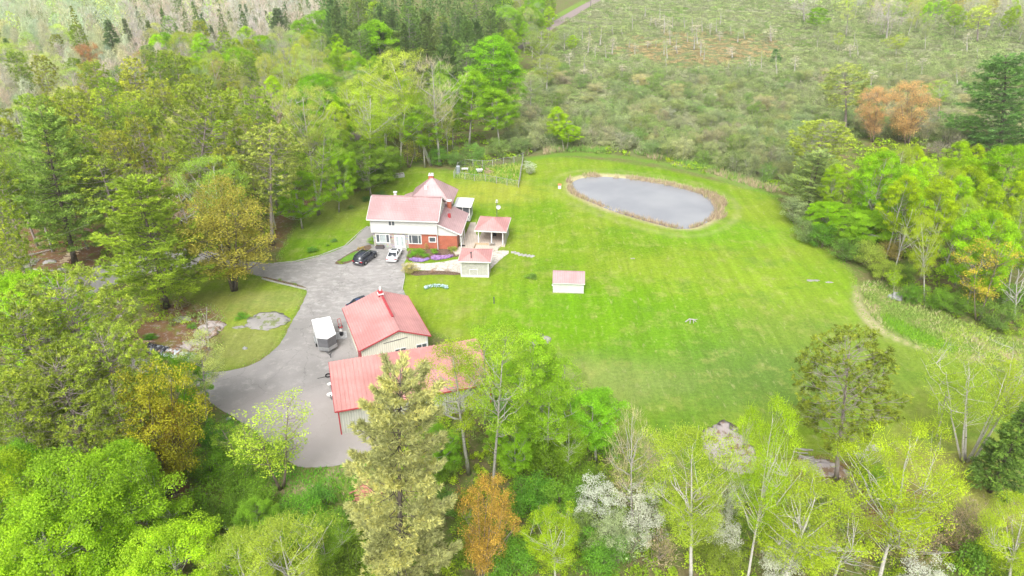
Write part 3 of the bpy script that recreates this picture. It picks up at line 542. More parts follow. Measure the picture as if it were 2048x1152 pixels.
def car(name, rear_w, front_w, rear_off, length, width, H, hood, paint, label, cat, suv):
    """rear_w / front_w: world points of the wheels on the camera-right side"""
    d = Vector((front_w[0]-rear_w[0], front_w[1]-rear_w[1])); yaw = math.atan2(d.y, d.x); wb = d.length; wb = length*.6
    ux, uy = math.cos(yaw), math.sin(yaw); nx_, ny_ = -uy, ux
    mid = ((rear_w[0]+front_w[0])/2+nx_*(width/2-.12), (rear_w[1]+front_w[1])/2+ny_*(width/2-.12))
    o = root(name, (*mid, .02), label, cat, rz=yaw); hl = length/2; w = width/2; gc = .2
    st = [(-hl,.80,.42,hood*.9),(-hl+.12,.93,.3,hood*.98),(-hl+.6,1,.24,hood),(-wb/2,1,.24,hood),(0,1,.24,hood*.99),(wb/2-.3,1,.24,hood*.98),(wb/2+.3,.99,.24,hood*.93),(hl-.25,.92,.28,hood*.82),(hl-.05,.80,.36,hood*.72),(hl,.7,.42,hood*.62)]
    m = MB(); loft(m, [[(x,-w*k*.92,zb),(x,w*k*.92,zb),(x,w*k,zb+.18),(x,w*k,zt-.16),(x,w*k*.9,zt),(x,-w*k*.9,zt),(x,-w*k,zt-.16),(x,-w*k,zb+.18)] for x, k, zb, zt in st]); m.build('body', paint, o, True)
    if suv: gh = [(-hl+.18,.86,.86,hood-.03),(-hl+.48,.86,.74,H-.10),(-.3,.88,.76,H-.03),(wb/2-1.15,.88,.74,H-.08),(wb/2-.25,.86,.80,hood-.03)]
    else: gh = [(-hl+.55,.82,.8,hood-.04),(-hl+1.25,.86,.70,H-.09),(-.15,.88,.72,H-.03),(.45,.88,.70,H-.07),(wb/2-.25,.84,.78,hood-.05)]
    m = MB(); loft(m, [[(x,-w*a,hood-.06),(x,w*a,hood-.06),(x,w*b,z),(x,-w*b,z)] for x, a, b, z in gh]); m.build('window_glass', CG if suv else CGB if False else CG, o, True)
    m = MB(); rf = gh[1:4]; loft(m, [[(x-(.02 if i == 0 else 0),-w*b*.99,z-.02),(x,w*b*.99,z-.02),(x,w*b*.93,z+.035),(x,-w*b*.93,z+.035)] for i, (x, a, b, z) in enumerate(rf)])
    for sg in (-1, 1):
        for i, j in ((0,1),(3,4)): p, q = gh[i], gh[j]; m.bar((p[0],sg*w*(p[1] if i==0 else p[2])*.98,(hood-.04) if i==0 else p[3]), (q[0],sg*w*(q[2] if j==1 else q[1])*.98,q[3] if j==1 else hood-.04), .09, .05)
        m.bar((-.15, sg*w*.885, hood-.05), (-.2, sg*w*.74, H-.05), .09, .04)
        if suv: m.bar((-hl+.95, sg*w*.875, hood-.05), (-hl+.9, sg*w*.755, H-.07), .10, .04)
    m.build('roof_panel', paint, o, True)
    if not suv: m = MB(); m.box(-.45,.25,-.42,.42,H+.008,H+.022); m.build('sunroof', CG, o)
    else:
        for sg in (-1,1): m = MB(); m.bar((-hl+.6,sg*w*.68,H+.07),(.7,sg*w*.68,H+.05),.05,.04); m.build('roof_rail', M_METAL, o)
    R = .36 if suv else .32
    for x in (-wb/2, wb/2):
        for sg in (-1, 1):
            q = MB(); q.tube([(x,sg*(w-.22),R),(x,sg*(w+.015),R)], R, 18); wh = q.build('wheel', TY, o, True); wh['label'] = 'black tyred car wheel'
            q = MB(); q.tube([(x,sg*(w+.017),R),(x,sg*(w+.03),R)], R*.62, 12); q.build('rim', RM, wh)
            a_ = MB(); a_.tube([(x,sg*(w-.2),R+.03),(x,sg*(w+.004),R+.03)], R*1.14, 16); a_.build('wheel_arch', M_BLACK, o)
    for sg in (-1, 1):
        q = MB(); q.box(-hl-.01,-hl+.16,sg*w*.72-.2,sg*w*.72+.2,hood*.72,hood*.88); q.build('tail_lamp', TL, o)
        q = MB(); q.box(hl-.22,hl-.02,sg*w*.66-.18,sg*w*.66+.18,hood*.58,hood*.70); q.build('headlight', HL_, o)
        q = MB(); q.box(wb/2-.75,wb/2-.55,sg*w-.02+(0 if sg>0 else -.18),sg*w+.18+(0 if sg>0 else -.16),hood-.02,hood+.14); q.build('mirror', paint, o)
    q = MB(); q.box(-hl-.035,-hl+.05,-.95*w*.9,.95*w*.9,.36,.52); q.build('bumper', M_DKG if suv else paint, o)
    q = MB(); q.box(-hl-.045,-hl-.003,-.26,.26,.62,.76); q.build('licence_plate', M_WHITE, o)
    return o
car('black_suv', G(730,531), G(751,515), 0, 4.75, 1.95, 1.75, 1.08, PB, 'black SUV parked by the planted island in front of the house', 'car', True)
car('white_sedan', G(795,523), G(803.5,507.5), 0, 4.55, 1.82, 1.44, .92, PWH, 'white sedan with sunroof parked before the french doors', 'car', False)
car('blue_car', (G(712,634)[0], G(712,634)[1]+1.2), (G(747,622)[0], G(747,622)[1]+1.2), 0, 4.6, 1.85, 1.55, .95, PBL, 'dark blue car mostly hidden behind the garage roof', 'car', False)
# ---- enclosed trailer: square back up the yard, V nose toward the camera
t0 = G(638,698); tc = G(652,672); yaw = math.atan2(G(676,700,2.2)[1]-G(654,637,2.2)[1], G(676,700,2.2)[0]-G(654,637,2.2)[0])
A1 = G(626,640,2.35); A2 = G(657,634,2.35); B1 = G(636,675,2.35); B2 = G(669,668,2.35)
yaw = math.atan2((B1[1]+B2[1]-A1[1]-A2[1]), (B1[0]+B2[0]-A1[0]-A2[0])); TLn = math.hypot(B1[0]-A1[0], B1[1]-A1[1]); print('trailer', TLn, math.degrees(yaw))
tr = root('cargo_trailer', ((A1[0]+A2[0])/2, (A1[1]+A2[1])/2, 0), 'white enclosed cargo trailer with V-shaped grey nose parked left of the garage', 'trailer', rz=yaw)
TW = 1.15; NS = .75; out_ = [(0,-TW),(TLn,-TW),(TLn+NS,0),(TLn,TW),(0,TW)]
m = MB(); m.prism([(0,-TW),(TLn,-TW),(TLn,TW),(0,TW)], .5, 2.3); m.build('body', simple('trailer_white', (.62,.63,.64), .4, .4, .06), tr)
m = MB(); m.prism([(-.04,-TW-.04),(TLn+.03,-TW-.04),(TLn+NS+.05,0),(TLn+.03,TW+.04),(-.04,TW+.04)], 2.303, 2.40); m.build('roof', simple('trailer_roof', (.80,.80,.80), .45, .3, .04), tr)
m = MB(); m.prism([(TLn+.003,-TW),(TLn+NS,0),(TLn+.003,TW)], 1.0, 2.3); m.build('nose', simple('charcoal_panel', (.13,.13,.14), .4, .4), tr)
m = MB(); m.prism([(TLn+.003,-TW-.02),(TLn+NS+.03,0),(TLn+.003,TW+.02)], .48, .997); m.build('stone_guard', RM, tr)
m = MB(); m.bar((TLn+.3,-.5,.47),(TLn+NS+1.0,0,.47),.08); m.bar((TLn+.3,.5,.47),(TLn+NS+1.0,0,.47),.08); m.bar((TLn+NS+.8,0,.0),(TLn+NS+.8,0,.9),.07); m.build('tongue', M_DKG, tr)
for sg in (-1, 1):
    m = MB(); m.box(TLn*.32,TLn*.68,sg*TW+(0.003 if sg>0 else -.22),sg*TW+(.22 if sg>0 else -.003),.62,.74); m.build('fender', RM, tr)
    for fx in (.4,.6):
        q = MB(); q.tube([(TLn*fx,sg*(TW+.02),.32),(TLn*fx,sg*(TW+.2),.32)], .32, 14); w_ = q.build('wheel', TY, tr, True); w_['label'] = 'trailer wheel'; q = MB(); q.tube([(TLn*fx,sg*(TW+.203),.32),(TLn*fx,sg*(TW+.215),.32)], .18, 10); q.build('rim', M_WHITE, w_)
m = MB(); m.box(.02,.5,-TW*.6,-TW*.2,2.4,2.5); m.build('roof_hatch', M_WHITE, tr)
# ================================================================ YARD THINGS
def solid(name, X, Y, label, cat, fn, mat, group=None, z=0, rz=0):
    m = MB(); fn(m); me_ = m.mesh(name, mat); o = link_mesh(name, me_); o.location = (X, Y, z); o.rotation_euler = (0,0,rz); return tag(o, label, cat, group)
def pallet(m):
    for y in (-.75,0,.75): m.box(-.75,.75,y-.06,y+.06,0,.12)
    for i in range(9): m.box(-.78+i*.178,-.66+i*.178,-.85,.85,.123,.155)
X, Y, _ = G(682,672); p_ = solid('pallet', X, Y, 'grey slatted pallet on the asphalt beside the garage wall', 'pallet', pallet, simple('pale_pallet_wood', (.45,.46,.47), .8, .2, .1, 3), rz=.3)
solid('black_bucket', X+.1, Y, 'black bucket standing on the slatted pallet', 'bucket', lambda m: (m.cyl((0,0),.22,0,.32,12,.27), m.cyl((0,0),.29,.323,.35,12)), M_BLACK, z=.156)
solid('gas_bottle', X-.1, Y+.55, 'small white gas bottle standing on the slatted pallet', 'gas bottle', lambda m: (m.cyl((0,0),.2,0,.42,12,.2), m.cyl((0,0),.2,.423,.52,12,.09), m.cyl((0,0),.07,.523,.62,8)), M_WHITE, z=.156)
X, Y, _ = G(681,655); jk = root('hand_truck', (X,Y,.02), 'red hand truck leaning at the garage wall', 'hand truck', rz=.6)
m = MB(); m.bar((-.2,0,.1),(-.2,.25,1.2),.05); m.bar((.2,0,.1),(.2,.25,1.2),.05); m.bar((-.2,.25,1.2),(.2,.25,1.2),.05); m.bar((-.2,.1,.5),(.2,.1,.5),.04); m.box(-.25,.25,-.3,.0,.06,.1); m.build('frame', M_TRIMR, jk)
for x in (-.28,.24): m = MB(); m.tube([(x,.05,.13),(x+.05,.05,.13)],.13,10); m.build('wheel', TY, jk)
for i, (x, y, lb) in enumerate([(662,775,'small white satellite dish on the west wall of the long shed'),(663,796,'larger white satellite dish low by the long shed corner')]):
    X, Y, _ = G(x, y+3); o = root('satellite_dish', (X, Y, .02), lb, 'satellite dish', 'satellite dishes by the long shed')
    m = MB(); R_ = .38+.1*i
    vs = [(0,0,.55)]+[(math.cos(a)*R_, math.sin(a)*R_*.8, .72) for a in np.linspace(0, 6.2832, 14)[:-1]]+[(math.cos(a)*R_, math.sin(a)*R_*.8, .69) for a in np.linspace(0, 6.2832, 14)[:-1]]
    m.add(vs, [(0,1+k,1+(k+1)%13) for k in range(13)]+[(1+k,14+k,14+(k+1)%13,1+(k+1)%13) for k in range(13)]); m.build('dish', M_WHITE, o)
    m = MB(); m.cyl((0,0),.04,0,.55,8); m.build('mast', M_METAL, o); m = MB(); m.bar((0,0,.56),(.1,-.4,.85),.03); m.box(.05,.15,-.46,-.36,.82,.92); m.build('receiver', M_DKG, o)
solid('hose_reel', *G(657,753)[:2], 'dark hose coiled at the end of the long shed', 'hose', lambda m: (m.tube([(.35*math.cos(a),.35*math.sin(a),.05+.01*a) for a in np.linspace(0,18,60)], .035, 5), m.tube([(.35,0,.05),(-.5,-.2,.05),(-1.2,-.5,.05)],.03,5)), M_BLACK, z=.02)
# items beyond the east end of the long shed
def heap(seed, n, sx_, sy_, sz_):
    def f(m):
        q = random.Random(seed)
        for _ in range(n): x, y, z = q.gauss(0,sx_), q.gauss(0,sy_), abs(q.gauss(0,sz_)); m.obox((x,y), q.random()*3, q.uniform(.2,1.2), q.uniform(.1,.5), z, z+q.uniform(.04,.2))
    return f
solid('scrap_pile', *G(1000,790)[:2], 'pale scrap pile at the east end of the long shed', 'scrap pile', heap(3,26,.9,1.0,.4), simple('pale_scrap', (.42,.40,.37), .7, .3, .3, 2))
solid('boat_hull', *G(1002,808)[:2], 'upturned white boat hull leaning by the long shed', 'boat', lambda m: loft(m, [[(x,-w_,0),(x,w_,0),(x,w_*.8,h_),(x,0,h_*1.25),(x,-w_*.8,h_)] for x, w_, h_ in ((-1.5,.1,.1),(-1,.45,.3),(0,.6,.42),(1,.6,.42),(1.5,.55,.38))]), M_WHITE, rz=1.2)
# lamp / antenna mast with dish behind pavilion
X, Y, _ = G(994,448); o = root('antenna_mast', (X,Y,0), 'thin dark mast carrying a round white dish behind the pavilion', 'mast')
m = MB(); m.cyl((0,0),.06,0,4.4,8); m.build('pole', M_DKG, o); m = MB(); m.cyl((0,0),.16,4.4,4.62,8); m.box(-.25,.25,-.05,.05,4.15,4.25); m.build('lamp_head', M_WHITE, o)
m = MB(); vs = [(.3,-.12,3.3)]+[(.3+.42*math.cos(a),-.2,3.3+.42*math.sin(a)) for a in np.linspace(0,6.2832,15)[:-1]]+[(.3+.42*math.cos(a),-.17,3.3+.42*math.sin(a)) for a in np.linspace(0,6.2832,15)[:-1]]
m.add(vs, [(0,1+(k+1)%14,1+k) for k in range(14)]+[(1+k,15+k,15+(k+1)%14,1+(k+1)%14) for k in range(14)]); m.build('dish', simple('dish_grey', (.55,.56,.57), .5, .3), o)
# bench-planter at the front wall, boxes
p_ = root('planter_box', (*HL(1.1,-.55), .02), 'dark slatted planter box under the front window of the house', 'planter', rz=HZ)
m = MB(); m.box(-.65,.65,-.25,.25,0,.05)
for i in range(4): m.box(-.68,.68,-.28,-.25,.06+i*.13,.16+i*.13); m.box(-.68,.68,.25,.28,.06+i*.13,.16+i*.13); m.box(.65,.68,-.25,.25,.06+i*.13,.16+i*.13)
m.build('box', simple('dark_slats', (.11,.10,.105), .7, .2), p_); m = MB(); m.box(-.64,.64,-.24,.24,.3,.48); m.build('soil', simple('soil', (.10,.08,.06), .95, .1), p_)
# pond-side birdhouse-like box and post, post on lawn, drifted branch
X, Y, _ = G(1119,377); o = root('white_pump_box', (X,Y,0), 'little white box with orange lid at the west tip of the pond', 'pump box')
m = MB(); m.box(-.3,.3,-.25,.25,0,.75); m.build('box', M_WHITE, o); m = MB(); m.slab([(-.36,-.32,.82),(.36,-.32,.82),(.36,.32,.95),(-.36,.32,.95)],.06); m.build('lid', simple('orange_lid', (.5,.2,.1)), o)
solid('wooden_post', *G(988,607)[:2], 'short dark wooden post standing alone on the lawn', 'post', lambda m: (m.cyl((0,0),.09,0,.95,8,.07), m.cyl((0,0),.11,.953,1.05,8)), M_DKG)
solid('stake', *G(1143,388)[:2], 'thin dark stake at the water edge of the pond', 'stake', lambda m: m.tube([(0,0,0),(.04,0,.9),(.06,.02,1.6)], .035, 6), M_DKG)
solid('driftwood', *G(1383,643)[:2], 'bleached forked branch lying on the open field', 'branch', lambda m: (m.tube([(-.9,-.2,.05),(-.3,.1,.35),(.3,0,.3),(.9,.35,.15)],[.09,.10,.08,.03],6), m.tube([(-.2,.05,.3),(-.35,-.6,.02)],[.08,.05],6), m.tube([(.25,0,.3),(.15,-.55,.02)],[.07,.04],6), m.tube([(.3,0,.3),(.6,-.3,.1)],[.06,.03],6)), M_WOODG)
# curved bed of blue-white flowers
X0, Y0, _ = G(872,580); fl = root('flower_arc', (X0,Y0,0), 'arc of pale blue and white flowers on the lawn above the garage', 'flower bed')
rs = np.random.RandomState(6)
def petals(name, C, size, mat, parent, up=.6):
    v, f = leaf_quads0(rs, C, size, up); me_ = bpy.data.meshes.new(name); np_mesh(me_, v, f); me_.materials.append(mat); return link_mesh(name, me_, parent)
def leaf_quads0(r, C, size, up):
    n = len(C); N = r.normal(size=(n,3)); N[:,2] = np.abs(N[:,2])+up; N /= np.linalg.norm(N, axis=1, keepdims=True); A = np.cross(N, r.normal(size=(n,3))); A /= np.linalg.norm(A, axis=1, keepdims=True); B = np.cross(N, A); s = (size*r.uniform(.6,1.3,n))[:,None]*.5
    return np.stack([C+A*s, C+B*s, C-A*s, C-B*s], 1).reshape(-1,3), np.arange(4*n).reshape(n,4)
a = rs.uniform(.1, 3.04, 900); rr_ = 1.0+rs.normal(0,.10,900); C = np.stack([np.cos(a)*rr_*1.6, np.sin(a)*rr_*1.05, rs.uniform(.05,.45,900)], 1)
petals('flowers', C[:520], .16, simple('flower_blue_white', (.50,.62,.68), .7, .2, .25, 5), fl); petals('leaves', C[520:]*np.array([1,1,.6]), .2, simple('flower_leaves', (.12,.28,.05), .7, .2, .2, 3), fl)
# garden beds by the house
M_SOIL = simple('mulch', (.15,.105,.075), .95, .1, .3, 4, 0, .02)
sheet('planting_bed', smooth_poly(GP([(815,506),(822,498),(880,498),(918,499),(922,512),(905,515),(868,517),(850,523),(830,522),(812,522)]), 1), .05, M_SOIL, jitter=.05)
sheet('planting_strip', smooth_poly(GP([(820,543),(870,541),(922,545),(922,551),(870,549),(822,553)]), 1), .05, M_SOIL, jitter=.05)
sheet('island_bed', smooth_poly(GP([(668,526),(700,506),(724,494),(741,489),(744,497),(730,506),(712,520),(690,529),(672,529)]), 1), .06, M_SOIL, jitter=.05)
sheet('island_turf', smooth_poly(GP([(676,523),(702,508),(716,502),(722,506),(708,519),(690,525)]), 1), .09, simple('turf', (.12,.25,.03), .95, .1, .2, 3))
sheet('edge_bed', smooth_poly(GP([(526,553),(555,560),(590,568),(614,576),(612,579),(585,572),(550,564),(524,557)]), 1), .06, M_SOIL, jitter=.03)
def kerb(name, pts, w, h, mat, lab):
    P = GP(pts); m = MB((P[0][0],P[0][1],0))
    for a, b in zip(P[:-1], P[1:]): m.bar((*a,h/2),(*b,h/2),w,h)
    tag(m.build(name, mat), lab, 'edging')
kerb('bed_edging', [(524,558),(550,565),(585,573),(614,580)], .18, .2, M_CONC, 'pale edging along the narrow bed west of the yard')
kerb('lawn_edging', [(804,581),(809,556),(808,530)], .14, .12, M_CONC, 'pale concrete edge between yard and lawn above the garage')
kerb('drive_edging', [(548,527),(590,523),(640,511),(690,492),(722,462),(735,453)], .14, .10, M_CONC, 'pale edge along the curved upper driveway')
def patch(name, pts, n, size, hts, cols, label, seed, mat=None, sub='flowers'):
    Pp = smooth_poly(GP(pts), 1); q = np.random.RandomState(seed); A = np.array(Pp); lo, hi = A.min(0), A.max(0); C = []
    while len(C) < n:
        x, y = q.uniform(lo[0],hi[0]), q.uniform(lo[1],hi[1])
        if pip(A, np.array([x]), np.array([y]))[0]: C.append((x,y,q.uniform(*hts)))
    C = np.array(C); o = (lo+hi)/2; C[:,:2] -= o; e = root(name, (*o,.05), label, 'flower patch'); petals(sub, C, size, mat, e, .9); return e
M_PUR = simple('purple_phlox', (.34,.23,.48), .8, .15, .3, 3); M_PUR2 = simple('pink_purple_phlox', (.42,.25,.50), .8, .15, .3, 3)
patch('creeping_phlox', [(818,519),(832,517),(848,520),(858,516),(860,520),(846,525),(832,525),(820,522)], 1500, .13, (.0,.22), None, 'purple creeping flowers at the west end of the front bed', 1, M_PUR)
patch('creeping_phlox', [(862,514),(872,512),(884,514),(896,512),(908,511),(904,516),(888,519),(872,522),(862,519)], 1900, .13, (.0,.24), None, 'larger purple creeping flower patch beside the brick wing', 2, M_PUR2)
# ---- garden enclosure with wire fence
fr_ = [(908,357),(930,359),(949,362),(971,363),(993,367),(1014,371),(1037,375)]; rt = [(1040,361),(1042,346),(1045,330),(1046,318)]; bkp = [(1028,326),(1007,328),(985,333),(965,334),(946,332),(930,331),(916,338)]
F_ = GP(fr_); Rr_ = GP(rt); Bk = GP(bkp); loop = F_+Rr_+Bk
fo = (*F_[0], 0); fen = root('garden_fence', fo, 'wire garden fence with pale posts enclosing the weedy vegetable plot', 'fence')
M_POST = simple('pale_fence_post', (.32,.33,.29), .8, .2, .15, 3); M_WIRE = simple('fence_wire', (.25,.30,.24), .6, .3)
for x, y in loop: m = MB(fo); m.obox((x,y), .1, .12, .12, 0, 1.55); m.build('post', M_POST, fen)
rl = MB(fo); wr_ = MB(fo)
for a, b in zip(loop, loop[1:]+loop[:1]):
    rl.bar((*a,1.4),(*b,1.4),.06); L = math.dist(a,b); n = max(2, int(L/.35))
    for z in (.15,.45,.75,1.05): wr_.bar((*a,z),(*b,z),.018)
    for i in range(1,n): t = i/n; x, y = a[0]+(b[0]-a[0])*t, a[1]+(b[1]-a[1])*t; wr_.bar((x,y,.05),(x,y,1.38),.018)
rl.build('rail', M_POST, fen); wr_.build('wire_mesh', M_WIRE, fen)
lg = MB(fo)
for a, b in zip([F_[-1]]+Rr_[:-1], Rr_): lg.bar((*a,.5),(*b,.55),.16); lg.bar((*a,1.0),(*b,1.1),.14)
lg.build('log_rail', M_WOODG, fen)
X, Y, _ = G(917,348); o = root('compost_bin', (X,Y,0), 'grey upright compost bin in the corner of the garden plot', 'compost bin'); m = MB(); m.cyl((0,0),.5,0,1.7,12,.4); m.build('drum', simple('slate_plastic', (.24,.27,.30), .6, .3), o); m = MB(); m.cyl((0,0),.42,1.703,1.85,12,.25); m.build('lid', simple('slate_lid', (.30,.33,.37), .5, .3), o)
X, Y, _ = G(930,345); o = root('potting_table', (X,Y,0), 'white-topped potting table beside the compost bin', 'table'); m = MB(); m.box(-.7,.7,-.45,.45,.85,.93); m.build('tabletop', M_WHITE, o)
for x, y in ((-.6,-.35),(.55,-.35),(-.6,.3),(.55,.3)): m = MB(); m.box(x,x+.08,y,y+.08,0,.847); m.build('leg', M_WOODG, o)
X, Y, _ = G(959,346); o = root('garden_cart', (X,Y,0), 'white tub cart amid the garden plot', 'cart', rz=.2); m = MB(); m.add([(-.5,-.3,.4),(.5,-.3,.4),(.5,.3,.4),(-.5,.3,.4),(-.7,-.45,.85),(.7,-.45,.85),(.7,.45,.85),(-.7,.45,.85)], [(3,2,1,0),(0,1,5,4),(1,2,6,5),(2,3,7,6),(3,0,4,7),(4,5,6,7)]); m.build('tub', M_WHITE, o)
for x in (-.35,.35): m = MB(); m.tube([(x,-.4,.22),(x,-.33,.22)],.2,10); m.build('wheel', TY, o)
solid('wicker_heap', *G(975,348)[:2], 'brown heap of old wicker and boards in the garden plot', 'heap', heap(8,22,.5,.4,.35), simple('old_wicker', (.36,.26,.19), .9, .1, .25, 4))
X, Y, _ = G(797,354); o = root('raised_planter', (X,Y,0), 'grey plank raised planter at the wood edge behind the house', 'planter', rz=.35)
m = MB(); m.box(-1.1,1.1,-.55,-.45,0,.7); m.box(-1.1,1.1,.45,.55,0,.7); m.box(-1.2,-1.1,-.55,.55,0,.75); m.box(1.1,1.2,-.55,.55,0,.75); m.build('planks', simple('silver_planks', (.44,.43,.44), .8, .2, .15, 3), o); m = MB(); m.box(-1.09,1.09,-.44,.44,.1,.55); m.build('soil', M_SOIL, o)
# ---- tarp-covered woodpile, boards, rocks
def pile(m, n, L_, w_, h_, seed):
    q = random.Random(seed)
    for i in range(n):
        z = h_*q.random()**1.5; y = q.uniform(-w_,w_)*(1-z/h_*.6); a_ = q.gauss(0,.25); x = q.gauss(0,L_*.12); l = L_*q.uniform(.3,.5)
        m.tube([(x-l*math.cos(a_),y-l*math.sin(a_),z+.05),(x+l*math.cos(a_),y+l*math.sin(a_),z+.08)], q.uniform(.04,.10), 6)
X, Y, _ = G(283,696); solid('brush_pile', X, Y, 'pile of brown poles and sticks at the west end of the tarp', 'brush pile', lambda m: pile(m,60,2.4,1.1,.9,4), simple('brown_sticks', (.33,.22,.17), .9, .1, .3, 4), rz=-.2)
wp0 = G(296,700); wp1 = G(372,716); L, a_ = uv2(wp0, wp1); o = root('covered_woodpile', (*wp0[:2],0), 'long firewood stack under a crumpled black and silver tarp', 'woodpile', rz=a_)
m = MB(); q = random.Random(3)
for i in range(90): x = q.uniform(0,L); z = q.uniform(.06,.75); m.tube([(x,-.55+q.uniform(-.05,.05),z),(x,.55,z)], q.uniform(.06,.11), 6)
m.build('firewood', simple('firewood', (.34,.24,.17), .9, .1, .3, 4), o)
def drape(x0, x1, name, mat, zs=1.0):
    nx_, ny_ = 26, 14; q = np.random.RandomState(int(x0*7)+2); vs = []
    for i in range(nx_+1):
        for j in range(ny_+1):
            x = x0+(x1-x0)*i/nx_; t = -1+2*j/ny_; y = t*(.75+.12*math.sin(i*.9)); z = zs*(1.02-.75*abs(t)**2.2)+.07*math.sin(i*1.7+j)+q.uniform(-.05,.05); vs.append((x,y,max(.03,z)))
    m = MB(); m.add(vs+[(a,b,c-.03) for a,b,c in vs], [(i*(ny_+1)+j,(i+1)*(ny_+1)+j,(i+1)*(ny_+1)+j+1,i*(ny_+1)+j+1) for i in range(nx_) for j in range(ny_)]); return m.build(name, mat, o)
g = NG('black_tarp', .35, .5); drape(-.1, L*.55, 'black_tarp', g.done(g.mix(g.ramp(g.noise(1.6,4), .5, .62), (.015,.016,.022), (.30,.32,.36))))
g = NG('silver_tarp', .4, .5); drape(L*.53, L+1.6, 'silver_tarp', g.done(g.mix(g.noise(1.6,4), (.36,.40,.46), (.62,.64,.66))), .75)
def rock(name, X, Y, sx_, sy_, sz_, mat, label, seed, group=None, n=3, z=0, cat='rock', rz=0):
    bm = bmesh.new(); bmesh.ops.create_icosphere(bm, subdivisions=n, radius=1); q = np.random.RandomState(seed); off_ = q.rand(3)*10
    co = np.array([v.co[:] for v in bm.verts]); d = fbm(co[:,0]*1.1+off_[0]+co[:,2], co[:,1]*1.1+off_[1]-co[:,2]*.7, .6, seed, 5)
    for v, k in zip(bm.verts, d):
        f = .35+1.2*k; h = .2+1.5*k*k*(1+.3*math.sin(v.co.x*9+v.co.y*7)); v.co = Vector((v.co.x*sx_*f, v.co.y*sy_*f, v.co.z*sz_*h))
    me_ = bpy.data.meshes.new(name); bm.to_mesh(me_); bm.free(); me_.materials.append(mat); me_.polygons.foreach_set('use_smooth', [n > 3]*len(me_.polygons)); o = link_mesh(name, me_); o.location = (X,Y,z); o.rotation_euler = (0,0,rz); return tag(o, label, cat, group)
g = NG('granite_lichen', .9, .2); n_ = g.noise(1.6, 6, .7); M_ROCK = g.done(g.mix(g.ramp(g.noise(.9,5,.7), .52, .6), g.mix(n_, (.22,.21,.20), (.38,.36,.345)), (.18,.21,.09)))
g = NG('granite_pink', .9, .2); n_ = g.noise(1.6, 6, .7); M_ROCKP = g.done(g.mix(g.ramp(g.noise(.8,5,.7), .50, .6), g.mix(n_, (.30,.25,.235), (.46,.42,.40)), (.22,.15,.10)))
M_ROCKD = simple('boulder_grey', (.28,.28,.28), .9, .2, .2, 3, 0, .03)
for x, y, sx_, sy_, sz_, mt, lb in [(530,642,3.0,2.2,.38,M_ROCK,'low pale rock outcrop in the lawn west of the yard'),(1078,680,1.6,1.2,.38,M_ROCK,'oval grey rock on the lawn south of the white shed'),(425,655,1.7,1.3,.6,M_ROCKP,'pale rock slab by the small dead tree, upper one'),
  (410,668,1.6,1.3,.7,M_ROCKP,'white-streaked rock below the upper slab'),(345,705,2.3,1.3,.6,M_ROCKP,'broken pale rocks east of the tarp woodpile'),(388,690,1.6,1.2,.5,M_ROCKP,'jumbled rock beside the rust litter'),(365,640,1.2,.8,.4,M_ROCK,'half-buried stone in the rust pine litter'),
  (1455,890,2.4,3.4,.32,M_ROCKP,'pink-grey bedrock outcrop at the field edge, upper slab'),(1480,925,2.3,1.5,.35,M_ROCKP,'pink-grey bedrock outcrop, lower slab toward the blossoms'),(1640,935,2.5,1.5,.3,M_ROCKP,'flat brown-pink bedrock beneath the lone field pine'),(1735,895,1.2,.6,.3,M_ROCK,'pale stone east of the lone field pine'),(1722,912,.7,.5,.35,M_ROCKD,'small dark boulder east of the lone field pine'),
  (1792,595,1.0,.8,.75,M_ROCKD,'rounded grey boulder at the edge of the rough grass'),(490,697,.32,.28,.25,M_ROCKD,'small round stone on the west lawn'),(478,655,.8,.4,.2,M_ROCK,'flat stone west of the low outcrop'),(100,525,1.2,.8,.5,M_ROCK,'mossy rock among the western tree trunks'),(125,540,1.0,.7,.45,M_ROCK,'angular rock on the western road bank'),
  (215,608,1.6,1.2,.5,M_ROCKP,'pale pink rock by the road beneath the white pine'),(232,635,1.1,.8,.4,M_ROCKP,'smaller pink rock beneath the white pine'),(1626,561,1.0,.35,.1,M_ROCK,'flat pale stone showing in the field near the east woods'),(1658,565,.55,.25,.12,M_ROCK,'little pale stone next to the flat field stone'),(1265,517,.4,.25,.08,M_ROCK,'tiny flat stone in the middle of the lawn'),
  (457,1008-170,.3,.25,.2,M_ROCKD,'small stone at the yard edge'),(457,1053,.5,.35,.3,M_WHITE,'white block in the brush of the south bank')]:
    X, Y, _ = G(x, y); rock('rock' if sz_ < .6 or True else '', X, Y, sx_, sy_, sz_, mt, lb, int(x*3+y), None, 4)
